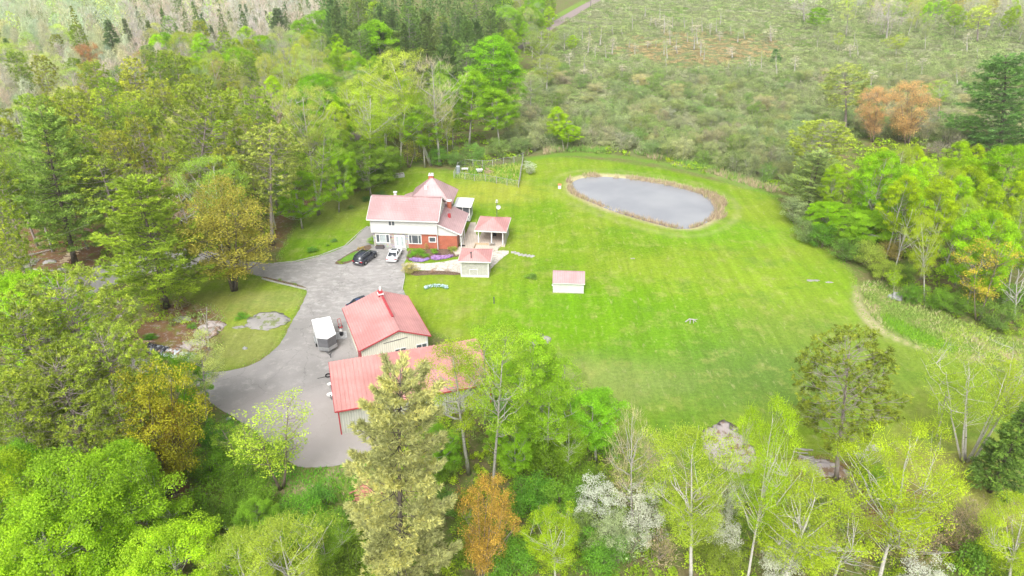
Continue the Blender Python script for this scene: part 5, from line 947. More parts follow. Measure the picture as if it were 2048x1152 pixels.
for a in [
 # --- west side, pines and the island beside the drive
 ('whitepine',(278,352),17,275,(.16,.245,.018),'big fresh green white pine between driveway and rocky island, tiers of plumes',(333,615)),
 ('whitepine',(85,222),19,235,(.17,.26,.05),'pale blue green white pine standing out before the dark pine stand',(150,528)),
 ('redpine',(195,318),16,130,PINE,'round-topped red pine just east of the pale white pine',(255,520)),
 ('gold',(440,372),12,215,(.33,.31,.05),'olive gold maple with many dark stems beside the driveway bend',(470,580)),
 ('birch',(438,316),15,140,(.25,.38,.05),'pale lime birch rising behind the olive gold maple',(445,520)),
 ('bare',(345,345),12,110,(.36,.22,.12),'bare tan budding tree behind the white pine on the island',(390,500)),
 ('maple',(588,340),11,100,GRN,'vivid green maple with tan trunk at lawn edge west of the house',(605,457)),
 ('maple',(678,298),10,78,(.21,.36,.01),'small bright green maple alone on lawn northwest of the house',(678,424)),
 ('tallbirch',(600,172),22,125,(.34,.38,.09),'tall double-stemmed white birch with tan green umbrella crown',(638,428)),
 ('airy',(655,240),18,80,(.26,.36,.06),'slim white birch leaning next to the tall umbrella birch',(636,430)),
 ('redpine',(535,255),17,120,(.14,.18,.035),'thin red pine with bare lower trunk nearest the lawn',(545,490)),
 ('bigpine',(430,190),18,170,PINE,'wide red pine behind the lime birch, dead limbs below',(385,480)),
 ('bigpine',(120,558),20,210,(.15,.20,.025),'large olive red pine in the lower pine group, tallest top',None),
 ('bigpine',(35,620),19,180,PINE,'red pine at the west edge of the lower pine group',None),
 ('bigpine',(205,668),17,160,(.15,.20,.025),'red pine on the driveway side of the lower pine group',None),
 ('bigpine',(110,720),16,190,PINE,'red pine in the middle of the lower pine group, many grey limbs',None),
 ('bigpine',(215,770),14,120,PINE,'shorter red pine at the foot of the lower group by the maple',None),
 ('bigpine',(15,790),14,140,PINE,'short red pine low at the west edge beneath its taller neighbours',None),
 ('maple',(55,552),15,165,(.24,.42,.01),'brilliant lime maple crown behind the lower pine group',None),
 ('maple',(10,545),14,110,(.22,.40,.01),'lime maple at the west edge beside the power lines',None),
 ('birch',(22,470),9,70,(.22,.33,.02),'low yellow green birch by the power lines at the west edge',None),
 ('dead',(412,605),7,80,GREY,'small dead white tree on the pale rock outcrop',(418,700)),
 ('airy',(402,660),12,90,(.34,.42,.14),'pale grey green poplar beside the apron of the driveway',(414,848)),
 ('maple',(340,718),9,120,(.17,.38,.012),'bright green maple just south of the tarp-covered woodpile',(350,850)),
 ('gold',(290,745),15,185,(.34,.33,.02),'yellow green maple with orange tips and black forked trunk',(335,990)),
 ('rust',(320,800),10,110,(.42,.32,.03),'orange-tipped maple tucked against the yellow green maple',(352,985)),
 ('aspen',(238,885),10,95,(.19,.40,.012),'bright green aspen standing below the orange-tipped maple',None),
 ('maple',(130,930),14,290,(.18,.33,.012),'broad lime maple filling the southwest corner woods',None),
 ('maple',(20,905),12,160,(.14,.30,.012),'lime maple beneath the lower pine group at the west edge',None),
 ('maple',(70,1055),12,260,(.24,.40,.012),'lime maple lowest in the southwest corner',None),
 ('maple',(245,975),11,150,(.20,.36,.015),'lime maple east of the broad southwest maple',None),
 ('maple',(335,1075),11,230,(.26,.44,.015),'yellow lime maple at the bottom edge, west of the pale birches',None),
 ('birch',(470,1085),10,200,(.28,.36,.04),'pale yellow birch at the bottom edge beside the lime maple',None),
 ('birch',(555,1050),11,190,(.29,.37,.045),'pale yellow birch at the bottom edge nearer the tan pine',None),
 ('dead',(160,950),7,80,GREY,'dead grey tree poking from the southwest lime crowns',None),
 ('dead',(285,925),7,70,GREY,'leaning dead branch tree beside the black-trunked maple',(285,1010)),
 ('sparse',(528,798),11,165,(.30,.42,.04),'sparse forked tree with few leaves by the gravel yard',(563,978)),
 ('sparse',(470,845),6,90,(.24,.38,.03),'thin leafy sapling on the bank west of the forked tree',None),
 # --- south, behind the big shed
 ('tanpine',(808,738),24,300,TAN,'giant tan olive white pine in front of the long shed',(800,1235)),
 ('airy',(915,684),17,150,(.24,.34,.02),'tall aspen with speckled trunk in front of the long shed roof',(938,948)),
 ('airy',(1012,645),19,130,(.24,.38,.03),'tall aspen with grey trunk at the east end of the long shed',(985,985)),
 ('aspen',(1075,668),16,140,(.22,.40,.02),'lime aspen east of the long shed, fullest crown of its row',(1045,935)),
 ('airy',(965,648),13,110,(.22,.38,.02),'lime poplar crown peeking over the long shed roof',None),
 ('aspen',(1178,785),11,120,(.17,.37,.015),'vivid green young aspen on the lawn edge south of the field',(1192,925)),
 ('airy',(1130,720),9,90,(.20,.37,.02),'fresh green sapling aspen at the field corner by the long shed',None),
 ('airy',(1085,745),10,90,(.22,.40,.015),'lime sapling aspen just east of the long shed end',None),
 ('birch',(1140,850),7,90,(.20,.34,.02),'bright understory birch below the vivid young aspen',None),
 ('maple',(870,860),6,90,(.16,.32,.02),'leafy green young maple between the tan pine and speckled aspen',None),
 ('maple',(1030,840),7,100,(.19,.36,.015),'lime understory maple beneath the grey-trunked aspen',None),
 ('maple',(505,1010),6,110,(.15,.30,.02),'green young maple in the thicket west of the tan pine',None),
 ('birch',(640,1040),7,110,(.20,.33,.03),'green thicket birch just west of the tan pine foot',None),
 ('airy',(1100,760),13,110,(.20,.36,.02),'slim green aspen west of the vivid young aspen',(1090,950)),
 ('bush',(1095,850),6,110,DEEP,'dark green bushy tree under the aspens by the field corner',None),
 ('bare',(1262,812),14,110,(.40,.38,.22),'tall nearly bare birch with fine tan crown at field edge',(1265,1062)),
 ('rust',(975,962),8,145,(.50,.33,.06),'orange maple beside the tan pine',(962,1165)),
 ('birch',(1100,1030),8,125,(.26,.39,.012),'small yellow green birch with white branches at the bottom edge',(1112,1165)),
 ('birch',(1385,862),16,200,(.27,.36,.035),'yellow lime birch with straight white trunk west of the pale rocks',(1382,1165)),
 ('birch',(1548,812),18,140,(.25,.37,.012),'round yellow lime birch with long leaning white trunk',(1492,1175)),
 ('birch',(1835,862),17,215,(.28,.38,.015),'wide yellow lime birch with thick leaning trunk in the southeast',(1752,1185)),
 ('birch',(1640,975),12,230,(.29,.38,.025),'low spreading yellow lime birch between the two leaning birches',(1560,1180)),
 ('birch',(1600,935),9,130,(.29,.37,.05),'pale birch right beneath the round lime birch',None),
 ('clumpbirch',(1965,680),15,190,(.24,.34,.03),'clump birch of white fanning stems at the east field edge',(1930,922)),
 ('tallbirch',(2050,725),15,130,(.32,.42,.02),'white-stemmed birch leaning out beyond the clump birch',(1945,925)),
 ('airy',(1900,745),11,70,(.26,.38,.02),'thin curved birch west of the clump birch',(1872,878)),
 ('thinpine',(1695,688),16,200,PINE,'open-crowned red pine alone at the south end of the field',(1672,962)),
 ('spruce',(2062,800),11,110,(.08,.15,.025),'dark pine at the east edge behind the clump birch',None),
 ('birch',(2035,1010),9,150,(.28,.38,.02),'yellow lime birch in the southeast corner',(2015,1180)),
 ('dead',(1700,1060),6,150,GREY,'tangled dead grey tree lying among the southeast brush',None),
 ('dead',(1850,1050),5,110,GREY,'dead branching tree east of the thick leaning birch trunk',None),
 # --- east woods
 ('whitepine',(2010,108),24,215,(.085,.18,.045),'big dark spreading white pine at the east edge of the marsh',(2000,315)),
 ('redpine',(1692,134),17,85,(.15,.19,.05),'tall lone red pine beside the orange maples',(1690,268)),
 ('rust',(1748,176),13,78,RUST,'smaller orange budding maple next to the lone red pine',(1745,285)),
 ('rust',(1815,166),15,118,RUST,'larger orange budding maple of the marsh edge pair',(1815,290)),
 ('dead',(1860,222),8,60,GREY,'bare white snag tree beside the orange maples',(1852,275)),
 ('birch',(1880,160),10,45,(.26,.38,.05),'lime sapling behind the larger orange maple',(1878,225)),
 ('bigpine',(1648,245),14,120,(.17,.21,.03),'wide-armed pine above the west end of the east woods',None),
 ('whitepine',(1640,300),12,150,(.19,.26,.08),'soft grey green white pine leading the east woods',None),
 ('birch',(1845,430),12,70,YEL,'yellow birch with speckled white trunk at the east woods edge',(1850,600)),
 ('dead',(1830,405),12,80,GREY,'dead white-limbed tree behind the yellow birch',None),
 ('sparse',(1975,480),11,100,(.42,.34,.04),'rusty thin-leaved birch leaning at the east woods edge',(1955,640)),
 ('dead',(2030,530),9,110,GREY,'gnarled dead grey tree at the east edge by the rough grass',(2028,642)),
 ('airy',(2043,400),16,60,(.2,.3,.04),'slender poplar with pale stems at the east edge',(2010,610)),
 ('aspen',(1655,410),10,90,GRN,'young green aspen at the west point of the east woods',(1655,478)),
 ('aspen',(1730,430),10,110,(.2,.37,.015),'young lime aspen with pale trunk on the east woods edge',(1725,500)),
 ('birch',(1790,540),4,30,LIME,'tiny lime sapling beside the grey boulder',(1788,585)),
 # --- marsh edge and marsh
 ('aspen',(1115,214),7,45,LIME,'pair-topped lime aspen standing in the marsh edge, taller half',(1128,302)),
 ('aspen',(1138,248),5,48,LIME,'lower lime aspen of the pair in the marsh edge',(1134,302)),
 ('spruce',(1552,96),6,24,(.07,.17,.05),'single small blue green spruce out in the marsh',(1552,126),1),
 ('bare',(1780,0),18,95,(.44,.42,.36),'large white bare birch at the far side of the marsh',(1772,82)),
 ('birch',(1795,70),9,46,YEL,'yellow lime sapling below the large bare birch',(1792,112)),
 ('birch',(1478,120),8,26,SAGE,'lime wisp of a birch standing in mid marsh',(1468,160)),
 ('bare',(1612,-15),18,70,(.46,.44,.38),'white bare birch group at the far marsh line',(1608,45)),
 ('maple',(1640,15),8,40,GRN,'bright green rounded tree by the far white birches',(1632,62)),
 ('airy',(1700,-8),16,40,PALEG,'thin white birch on the far marsh line',(1692,74)),
 ('birch',(1640,48),9,22,SAGE,'slim pale birch in the upper marsh',(1634,98)),
 ('birch',(1680,65),7,22,YEL,'small yellow birch in the upper marsh',(1675,103)),
 ('birch',(1855,28),11,28,SAGE,'thin whip birch in the upper marsh east of the large bare birch',(1850,102)),
 ('aspen',(1912,8),13,36,(.26,.40,.02),'narrow vivid lime aspen on the far eastern wood line',(1910,75)),
 ('redpine',(1958,15),15,50,(.2,.26,.03),'olive round tree on the far eastern wood line',(1955,85)),
 # --- behind and west of the house
 ('tallbirch',(770,105),26,150,(.37,.45,.06),'huge pale lime cottonwood with white fork behind the house',(862,330)),
 ('bare',(862,112),24,120,(.40,.39,.27),'silvery bare cottonwood beside the huge pale cottonwood',(880,330)),
 ('aspen',(978,70),22,110,(.20,.40,.012),'tall rounded vivid green poplar rising behind the garden',(985,260)),
 ('aspen',(1015,120),18,75,(.17,.36,.012),'green poplar pressed against the tall rounded poplar',None),
 ('aspen',(945,140),18,92,(.20,.37,.012),'aspen with white straight stems northwest of the garden',(938,290)),
 ('aspen',(985,178),14,85,(.20,.37,.015),'aspen nearest the garden corner, slender stems',(1000,300)),
 ('aspen',(755,42),22,92,(.22,.40,.012),'tall pointed vivid lime poplar in the woods behind the house',None),
 ('tallbirch',(745,180),19,135,(.30,.42,.03),'pale birch with curved white limbs west of the house roof',(735,380)),
 ('birch',(805,185),17,100,(.24,.40,.015),'lime birch straight behind the house ridge',(800,335)),
 ('birch',(715,150),18,110,(.33,.42,.05),'airy tan lime birch further up behind the pale birch',None),
 ('aspen',(845,210),12,70,(.19,.33,.015),'green aspen north of the house by the wood edge',(850,335)),
 ('maple',(725,285),11,110,(.15,.25,.02),'leafy olive green tree at the lawn corner northwest of the house',(742,392)),
 ('sparse',(830,250),9,70,(.30,.32,.05),'small brownish green tree by the raised planter',(818,335)),
 ('redpine',(665,175),15,60,(.07,.13,.03),'dark narrow pine between the two pale birches',None),
 ('birch',(1080,60),14,75,(.24,.32,.06),'olive rounded tree north of the garden near the road',None),
 ('birch',(1095,110),11,65,(.24,.32,.05),'olive lime tree at the marsh corner near the road',None),
 ('birch',(1062,150),9,60,SAGE,'sage green small tree on the marsh corner behind the poplars',None),
 ('birch',(1130,50),10,50,SAGE,'sage green tree beside the road bend',None),
 ('aspen',(1145,70),8,24,LIME,'narrow lime sapling near the road bend',None),
 ('maple',(1050,10),17,70,(.20,.36,.02),'bright green tree beside the road near its bend',None),
 ('maple',(1010,15),17,70,(.22,.38,.03),'lime green tree west of the one beside the road bend',None),
 ('rust',(165,85),15,65,(.50,.26,.12),'rust orange maple in the far western woods, tallest of them',None),
 ('rust',(285,102),13,60,(.44,.26,.10),'rust orange maple in the far western woods beside lime crowns',None),
 ('rust',(432,118),13,45,(.46,.28,.16),'faded rust maple mid-way in the western woods',None),
 ('aspen',(143,58),13,26,LIME,'small narrow lime poplar above the rust maple',None),
 ('spruce',(212,38),18,52,(.11,.17,.07),'dark pointed conifer among silver trees in the far western woods',None),
 ('spruce',(552,15),17,60,(.09,.15,.06),'dark conifer among the far grey trees',None),
 ('silver',(195,135),10,34,(.55,.58,.45),'white blooming small tree between the dark pines',None),
 ('birch',(12,85),17,90,(.30,.40,.08),'pale lime tree at the west edge of the far woods',None),
 ('maple',(322,65),14,55,GRN,'rounded bright green maple in the western woods, westernmost of three',None),
 ('maple',(368,64),14,60,LIME,'rounded lime maple in the western woods, middle of three',None),
 ('maple',(402,60),13,36,GRN,'rounded green maple in the western woods, easternmost of three',None),
 ('aspen',(490,52),15,42,(.28,.44,.012),'yellow lime aspen with white trunk in the western woods',None),
 ('aspen',(318,195),14,40,(.26,.40,.015),'lime pointed poplar rising amid the dark pine stand',None),
 ('maple',(640,22),17,70,(.19,.36,.015),'vivid green crown before the dark conifers, west one',None),
 ('maple',(600,40),17,60,(.19,.36,.015),'vivid green crown before the dark conifers, further west',None),
 ('aspen',(745,2),18,60,(.26,.40,.02),'lime poplar touching the top edge before the dark conifers',None),
 ('aspen',(848,70),11,32,LIME,'small lime aspen at the foot of the dark conifers',None),
 ('aspen',(815,85),10,30,LIME,'small lime aspen lower at the foot of the dark conifers',None),
 ('maple',(900,80),12,50,GRN,'green maple at the foot of the dark conifers toward the tall poplar',None),
]:
    kind, top, h, w, col, lab = a[:6]; T(kind, top, h, w, col, lab, a[6] if len(a) > 6 else None, var=a[7] if len(a) > 7 else None)
# white blossom trees
for i, (x, y, h, w, lab) in enumerate([(1195,958,6,95,'white flowering tree on the bank, westernmost of the blossoms'),(1290,985,6,110,'white flowering tree just east of the bare birch'),
  (1470,958,5,62,'compact white flowering tree below the pale rocks'),(1458,1035,5,75,'white flowering tree right below the compact one'),(1600,1015,6,85,'white flowering tree behind the low spreading birch'),
  (1880,1135,4,110,'white flowering shrub tree at the bottom edge in the southeast'),(1235,1030,5,90,'grey green flowering tree below the westernmost blossoms'),(1060,322,3,30,'small white flowering bush behind the garden fence'),(1570,1090,5,80,'sparse white flowering tree at the bottom edge by the birch trunks')]):
    T('blossom', (x, y), h, w, WHT if i != 6 else (.36,.44,.22), lab)
# slender white birches out in the marsh
mb = [(1388,62,100),(1403,78,108),(1395,45,90),(1340,42,90),(1352,70,100),(1333,78,98),(1311,80,95),(1295,82,95),(1265,28,60),(1258,75,95),(1408,88,125),(1355,90,108),(1475,62,85),(1330,22,50),(1345,30,58),(1370,28,60),(1385,30,62),(1405,35,65),(1420,45,70),
 (1313,35,55),(1300,28,52),(1440,62,82),(1200,50,92),(1212,85,120),(1225,50,70),(1245,52,70),(1180,48,70),(1190,90,115),(1270,85,110),(1440,20,50),(1375,60,85),(1290,10,35),(1320,5,40)]
OR = 'first second third fourth fifth sixth seventh eighth ninth tenth eleventh twelfth thirteenth fourteenth fifteenth sixteenth seventeenth eighteenth nineteenth twentieth'.split()
OR += ['twenty-'+o for o in OR[:9]]+['thirtieth']+['thirty-'+o for o in OR[:9]]
ORR = OR[:39]+sum([[a_]+[b_+'-'+o for o in OR[:9]] for a_, b_ in (('fortieth','forty'),('fiftieth','fifty'),('sixtieth','sixty'),('seventieth','seventy'),('eightieth','eighty'))], [])
rq = random.Random(77)
for _ in range(46):
    x = rq.uniform(1130, 1560) if rq.random() < .6 else rq.uniform(1560, 2040); yb = rq.uniform(60, 165) if x < 1560 else rq.uniform(85, 200); mb.append((x, yb-rq.uniform(18, 42), yb))
for i, (x, yt, yb) in enumerate(sorted(mb)):
    T('whip', (x+rnd.uniform(-2,2), yt), 6, rnd.uniform(12,22), SAGE if i % 3 else (.45,.42,.35), f'thin white birch stem in the marsh, {ORR[i]} counted from the road', (x, yb), 'white birch stems in the marsh')
# ================================================================ THE WOODS
MIX = {
 'pines': [('redpine', (.12,.165,.015), 46), ('redpine', (.155,.20,.022), 26), ('birch', PALEG, 9), ('aspen', LIME, 6), ('bare', (.40,.34,.29), 11), ('birch', (.28,.36,.05), 5)],
 'mixed': [('aspen', LIME, 30), ('birch', (.30,.38,.07), 30), ('maple', GRN, 12), ('redpine', PINE, 16), ('birch', SAGE, 14), ('bare', (.4,.34,.28), 8)],
 'silver': [('silver', SIL, 55), ('silver', (.38,.38,.30), 18), ('birch', PALEG, 14), ('spruce', (.10,.16,.05), 6), ('redpine', PINE, 7)],
 'greys': [('bare', GREY, 48), ('silver', (.42,.40,.34), 22), ('spruce', (.10,.15,.06), 14), ('redpine', (.10,.16,.04), 12), ('birch', PALEG, 4)],
 'conifers': [('spruce', (.075,.13,.04), 35), ('whitepine', (.09,.15,.04), 45), ('redpine', (.085,.14,.03), 20)],
 'green': [('maple', GRN, 30), ('aspen', LIME, 40), ('birch', SAGE, 20), ('redpine', PINE, 10)],
 'behind': [('aspen', (.2,.34,.015), 40), ('birch', (.28,.38,.05), 40), ('maple', (.16,.28,.02), 20)],
 'east': [('aspen', (.26,.42,.006), 55), ('maple', (.23,.38,.006), 35), ('birch', (.25,.36,.03), 10)],
 'farline': [('bare', (.46,.43,.38), 25), ('birch', PALEG, 22), ('aspen', LIME, 15), ('redpine', (.22,.24,.05), 18), ('silver', SIL, 20)],
 'corner': [('maple', (.26,.38,.012), 60), ('aspen', (.2,.38,.012), 40)]}
WOODS = [ # name, tops polygon in the photo, height, spacing, mix, words
 ('pines', [(-60,330),(40,190),(150,130),(330,130),(470,190),(560,215),(590,300),(545,370),(430,350),(330,330),(250,310),(150,330),(60,400),(-60,480)], 16, 4.6, 'dark pine stand'),
 ('mixed', [(230,130),(300,60),(480,60),(600,50),(700,80),(730,150),(660,200),(600,190),(470,180),(340,130)], 15, 5.6, 'mixed western woods'),
 ('silver', [(-80,200),(-80,-30),(250,-30),(250,110),(130,150),(40,180)], 15, 5.6, 'silvery far woods'),
 ('greys', [(250,-30),(640,-30),(620,40),(470,75),(330,80),(250,110)], 15, 5.6, 'grey far woods'),
 ('conifers', [(640,-30),(1010,-30),(1000,30),(940,75),(820,85),(720,70),(650,30)], 20, 6.0, 'dark conifer belt'),
 ('green', [(990,-30),(1110,-30),(1100,15),(1040,60),(1000,60)], 15, 7.0, 'green woods by the road'),
 ('behind', [(620,120),(740,110),(900,90),(920,160),(900,215),(860,235),(800,235),(720,250),(660,260),(630,220)], 14, 5.4, 'woods behind the house'),
 ('east', [(1590,470),(1600,400),(1680,300),(1740,275),(1850,265),(1960,275),(2100,310),(2100,520),(2000,520),(1900,500),(1800,480),(1700,430),(1640,440)], 14, 4.4, 'east woods'),
 ('farline', [(1480,-45),(1700,-30),(1800,5),(1900,-10),(2100,15),(2100,-45)], 16, 6.5, 'wood line past marsh'),
 ('corner', [(-60,880),(60,850),(120,880),(170,960),(150,1100),(-60,1150)], 12, 4.8, 'southwest corner woods'),
]
KIND_WORD = dict(whitepine='white pine', redpine='red pine', birch='birch', aspen='aspen', bare='bare tree', maple='maple', silver='silvery poplar', spruce='spruce', sparse='thin tree', airy='slim aspen')
TONE = {'redpine': ('olive', 'dark'), 'birch': ('pale', 'lime'), 'aspen': ('lime', 'green'), 'bare': ('leafless', 'twiggy'), 'maple': ('green', 'lime'), 'silver': ('wispy', 'pale'), 'spruce': ('pointed', 'dense'), 'whitepine': ('feathery', 'dark feathery')}
def blocked(x, y):
    a, b = PX(x, y)
    return ((sdist(LAWN_W, x, y) < 1.2) | (sdist(LAWN2_W, x, y) < 1) | (sdist(DRIVE_W, x, y) < 1.5) | (sdist(ROAD_W, x, y, False) < 4.5) |
            ((x > 0) & (sdist(MARSH_W, x, y) < 0) & (a < 1560) & (b < 300)))
FAR = []; NPROM = len(OCC)
for name, poly, h0, spc, words_ in WOODS:
    Pw = np.array([G(x, y, h0)[:2] for x, y in poly]); lo = Pw.min(0); hi = Pw.max(0); got = []; n_try = int((hi-lo).prod()/spc**2*9)
    rs_ = np.random.RandomState(len(name)+17); n_try = min(n_try, 16000); CX = rs_.uniform(lo[0], hi[0], n_try); CY = rs_.uniform(lo[1], hi[1], n_try)
    ok = (CY < 470) & pip(Pw, CX, CY); CX, CY = CX[ok], CY[ok]; ok = ~blocked(CX, CY) & ((sdist(LAWN_W, CX, CY) > 3.2) | (name != 'east')) & ((sdist(ROUGH_W, CX, CY) > 1.5) | (name != 'east'))
    for o in OCC[:NPROM]: ok &= (CX-o[0])**2+(CY-o[1])**2 > (min(o[2]*.75, 3.4)+1.0)**2
    CX, CY = CX[ok], CY[ok]; A_ = np.zeros((0, 2))
    for X, Y in zip(CX.tolist(), CY.tolist()):
        k = 1+max(0, (Y-160))/500
        if len(A_) and (((A_[:,0]-X)**2+(A_[:,1]-Y)**2) < (spc*k*rnd.uniform(.85,1.15))**2).any(): continue
        A_ = np.vstack([A_, [X, Y]]); got.append((X, Y))
    got.sort(key=lambda p: p[1]); per = 9; rows = [sorted(got[i:i+per]) for i in range(0, len(got), per)]
    tot = [0]; mixn = MIX[name]; wts = [m[2] for m in mixn]
    for ri, row in enumerate(rows):
        for ci, (X, Y) in enumerate(row):
            kind, col, _ = rnd.choices(mixn, wts)[0]
            h = h0*rnd.uniform(.78, 1.15)*(1.08 if kind in ('spruce', 'redpine') else 1)
            if Y > (400 if name == 'farline' else 275) and name in ('silver', 'greys', 'conifers', 'farline', 'mixed'): FAR.append((kind, X, Y, h, col)); continue
            c = jitc(col, .16); tone = TONE[kind][0 if c[0]/c[1] > col[0]/col[1] else 1]
            rw = ORR[ri]
            plant(kind, X, Y, h, None, c, f'{tone} {KIND_WORD[kind]}, {OR[min(ci,38)]} from west, {rw} row of the {words_}', f'trees of the {words_}', lean=rnd.uniform(0,.05), leandir=rnd.random()*6.28)
    print('WOOD', name, len(got))
# ================================================================ FAR WOODS, SHRUBS AND GROUND COVER (uncountable: one object each)
def stuff(name, parts, tints, cols, mat, label, cat):
    """merged leaf mesh with its own leaf colours"""
    V = []; F = []; o = 0
    for v, f in parts: V.append(v); F.append(f+o); o += len(v)
    me = bpy.data.meshes.new(name); np_mesh(me, np.concatenate(V), np.concatenate(F))
    at = me.attributes.new('leafcol', 'FLOAT_COLOR', 'FACE'); c = np.clip(np.concatenate(cols)*SF, 0, .8); c = np.concatenate([c, np.ones((len(c), 1))], 1)
    at.data.foreach_set('color', c.astype(np.float32).ravel()); me.materials.append(mat); ob = link_mesh(name, me); tag(ob, label, cat, None, 'stuff'); return ob
def stuffmat(name, tr=.3):
    g = NG(name, .8, .15); c = g.attr('leafcol', 'Color'); g.put(g.b.inputs['Base Color'], c)
    t = g.n.new('ShaderNodeBsdfTranslucent'); g.put(t.inputs[0], c); ms = g.n.new('ShaderNodeMixShader'); ms.inputs[0].default_value = tr
    g.l.new(g.b.outputs[0], ms.inputs[1]); g.l.new(t.outputs[0], ms.inputs[2]); g.l.new(ms.outputs[0], g.n['Material Output'].inputs[0]); return g.m
SM = stuffmat('mixed_leaves'); SG = stuffmat('grass_blades', .2)
r = np.random.RandomState(21); SF = 1.5
def scatter(poly, spc, seed, cond=None, dens=None):
    rs = np.random.RandomState(seed); Pw = np.array(poly); lo = Pw.min(0); hi = Pw.max(0)
    nx_ = int((hi[0]-lo[0])/spc)+1; ny_ = int((hi[1]-lo[1])/spc)+1
    X, Y = np.meshgrid(np.arange(nx_)*spc+lo[0], np.arange(ny_)*spc+lo[1]); X = X+rs.uniform(-.5,.5,X.shape)*spc; Y = Y+rs.uniform(-.5,.5,Y.shape)*spc
    X = X.ravel(); Y = Y.ravel(); k = pip(Pw, X, Y)
    a, b = PX(X, Y); k &= (a > -120) & (a < 2170) & (b > -60) & (b < 1300)
    X, Y = X[k], Y[k]
    if cond is not None: k = cond(X, Y); X, Y = X[k], Y[k]
    return X, Y
def gzv(X, Y):
    i = np.clip(np.searchsorted(gy, Y)-1, 0, len(gy)-2); j = np.clip(np.searchsorted(gx, X)-1, 0, len(gx)-2)
    return (Z[i, j]+Z[i+1, j+1]+Z[i+1, j]+Z[i, j+1])/4
def domes(X, Y, Rr, Hh, n, leaf, col, cvar, seed, up=.3, twig=0, asp=.6):
    """low leafy mounds: n leaf sprays round each centre in several lobes"""
    rs = np.random.RandomState(seed); N = len(X); zg = gzv(X, Y)
    lob = 5; lx = rs.normal(size=(N, lob, 3))*.42; lx[..., 2] = np.abs(lx[..., 2])*.7
    li = rs.randint(0, lob, (N, n)); c = np.take_along_axis(lx, li[..., None].repeat(3, -1), 1)
    D = unit(rs.normal(size=(N, n, 3))); D[..., 2] = np.abs(D[..., 2]); p = c+D*.42*(.5+.5*rs.rand(N, n, 1))
    p = p*np.stack([Rr, Rr, Hh*.8], -1)[:, None, :]; p[..., 2] = np.maximum(p[..., 2]*1.25, .05)
    C = (p+np.stack([X, Y, zg], -1)[:, None, :]).reshape(-1, 3); s = np.repeat(leaf, n) if hasattr(leaf, '__len__') else leaf
    q = leaf_quads(rs, C, s, D.reshape(-1, 3), up, asp)
    col = np.asarray(col); base = col if col.ndim == 2 else np.repeat(col[None], N, 0)
    lobt = 1+cvar*rs.uniform(-1, 1, (N, lob)); f = (np.take_along_axis(lobt, li, 1)*(1+.12*rs.uniform(-1, 1, (N, n)))).reshape(-1, 1)
    cc = np.repeat(base, n, 0)*f
    return q, cc
def pick(cols, w, N, rs, X=None, Y=None, sc=18):
    w = np.cumsum(np.array(w, float)/sum(w))
    if X is not None: u = np.clip((fbm(X, Y, sc, 91)-.5)*1.8+.5, 0, 1)*.6+rs.rand(N)*.4
    else: u = rs.rand(N)
    return np.array(cols)[np.minimum(np.searchsorted(w, u), len(cols)-1)]*(1+.14*rs.uniform(-1, 1, (N, 1)))
# marsh thicket
off = lambda X, Y: (sdist(LAWN_W, X, Y) > 3.2) & (sdist(ROAD_W, X, Y, False) > 4.2) & (sdist(LAWN2_W, X, Y) > .6) & (sdist(DRIVE_W, X, Y) > .8)
parts = []; cols = []
MC = [(.17,.235,.08), (.225,.275,.11), (.255,.265,.165), (.15,.24,.055), (.28,.31,.155)]
for (y0, y1, spc, n, lf, hh) in ((90,150,2.5,560,.15,5.2), (150,200,2.6,330,.20,4.6), (200,270,2.9,200,.26,3.8), (270,380,3.5,130,.36,3.2), (380,620,5.0,70,.6,2.8)):
    X, Y = scatter(MARSH_W, spc, int(y0), lambda X, Y: off(X, Y) & (Y >= y0) & (Y < y1)); N = len(X); rs = np.random.RandomState(int(y0)+3)
    H_ = hh*(.15+1.15*np.clip((fbm(X, Y, 12, 51)-.25)*1.7, 0, 1.2))*rs.uniform(.55, 1.35, N); sx_, sy_ = PX(X, Y)
    # open, rusty low sedge in the middle of the marsh
    op = np.clip(1-np.hypot((sx_-1400)/190, (sy_-100)/38), 0, 1); H_ = H_*(1-.75*np.minimum(1, op*2.2))
    rad = spc*.78*rs.uniform(.75, 1.25, N); c = pick(MC, (26,30,16,18,10), N, rs, X, Y)*(1+.22*rs.uniform(-1,1,(N,1)))
    c = np.where(rs.rand(N, 1) < np.minimum(.85, op*2)[:, None], np.array([[.32,.25,.13]])*(1+.15*rs.uniform(-1,1,(N,1))), c)
    q, cc = domes(X, Y, rad, H_, n, lf, c, .22, int(y0)+5); parts.append(q); cols.append(cc)
    print('marsh', N)
stuff('marsh_undergrowth', parts, None, cols, SM, 'grey green willow and alder thicket covering the marsh beyond the pond', 'undergrowth')
# far woods
parts = []; cols = []; rs = np.random.RandomState(8); tb = MB()
for kind, X, Y, h, col in FAR:
    n = 300; cone = kind in ('spruce', 'redpine'); u = rs.rand(n)**(.8 if not cone else 1.2); a = rs.rand(n)*6.28
    R_ = h*(.17 if cone else .2)*((1-u)*.9+.1 if cone else np.sqrt(np.maximum(0, 1-(2*u-1)**2)))*(.55+.45*rs.rand(n))*(1+.2*np.sin(a*3+X))
    C = np.stack([X+np.cos(a)*R_, Y+np.sin(a)*R_, h*(.22+.78*u)], -1)
    if kind in ('bare', 'silver'): q = spikes(rs, C, np.stack([np.cos(a)*.4, np.sin(a)*.4, np.full(n, .8)], -1), 1.8, .12, 1, .4)
    else: q = leaf_quads(rs, C, .75, None, .3)
    parts.append(q); cols.append(np.repeat(np.array([jitc(col, .15)]), len(q[1]), 0)*(1+.2*rs.uniform(-1,1,(len(q[1]),1))))
if parts: stuff('far_woods', parts, None, cols, SM, 'far belt of woods at the top edge, silver, grey and dark crowns merged', 'woods')
print('FAR', len(FAR))
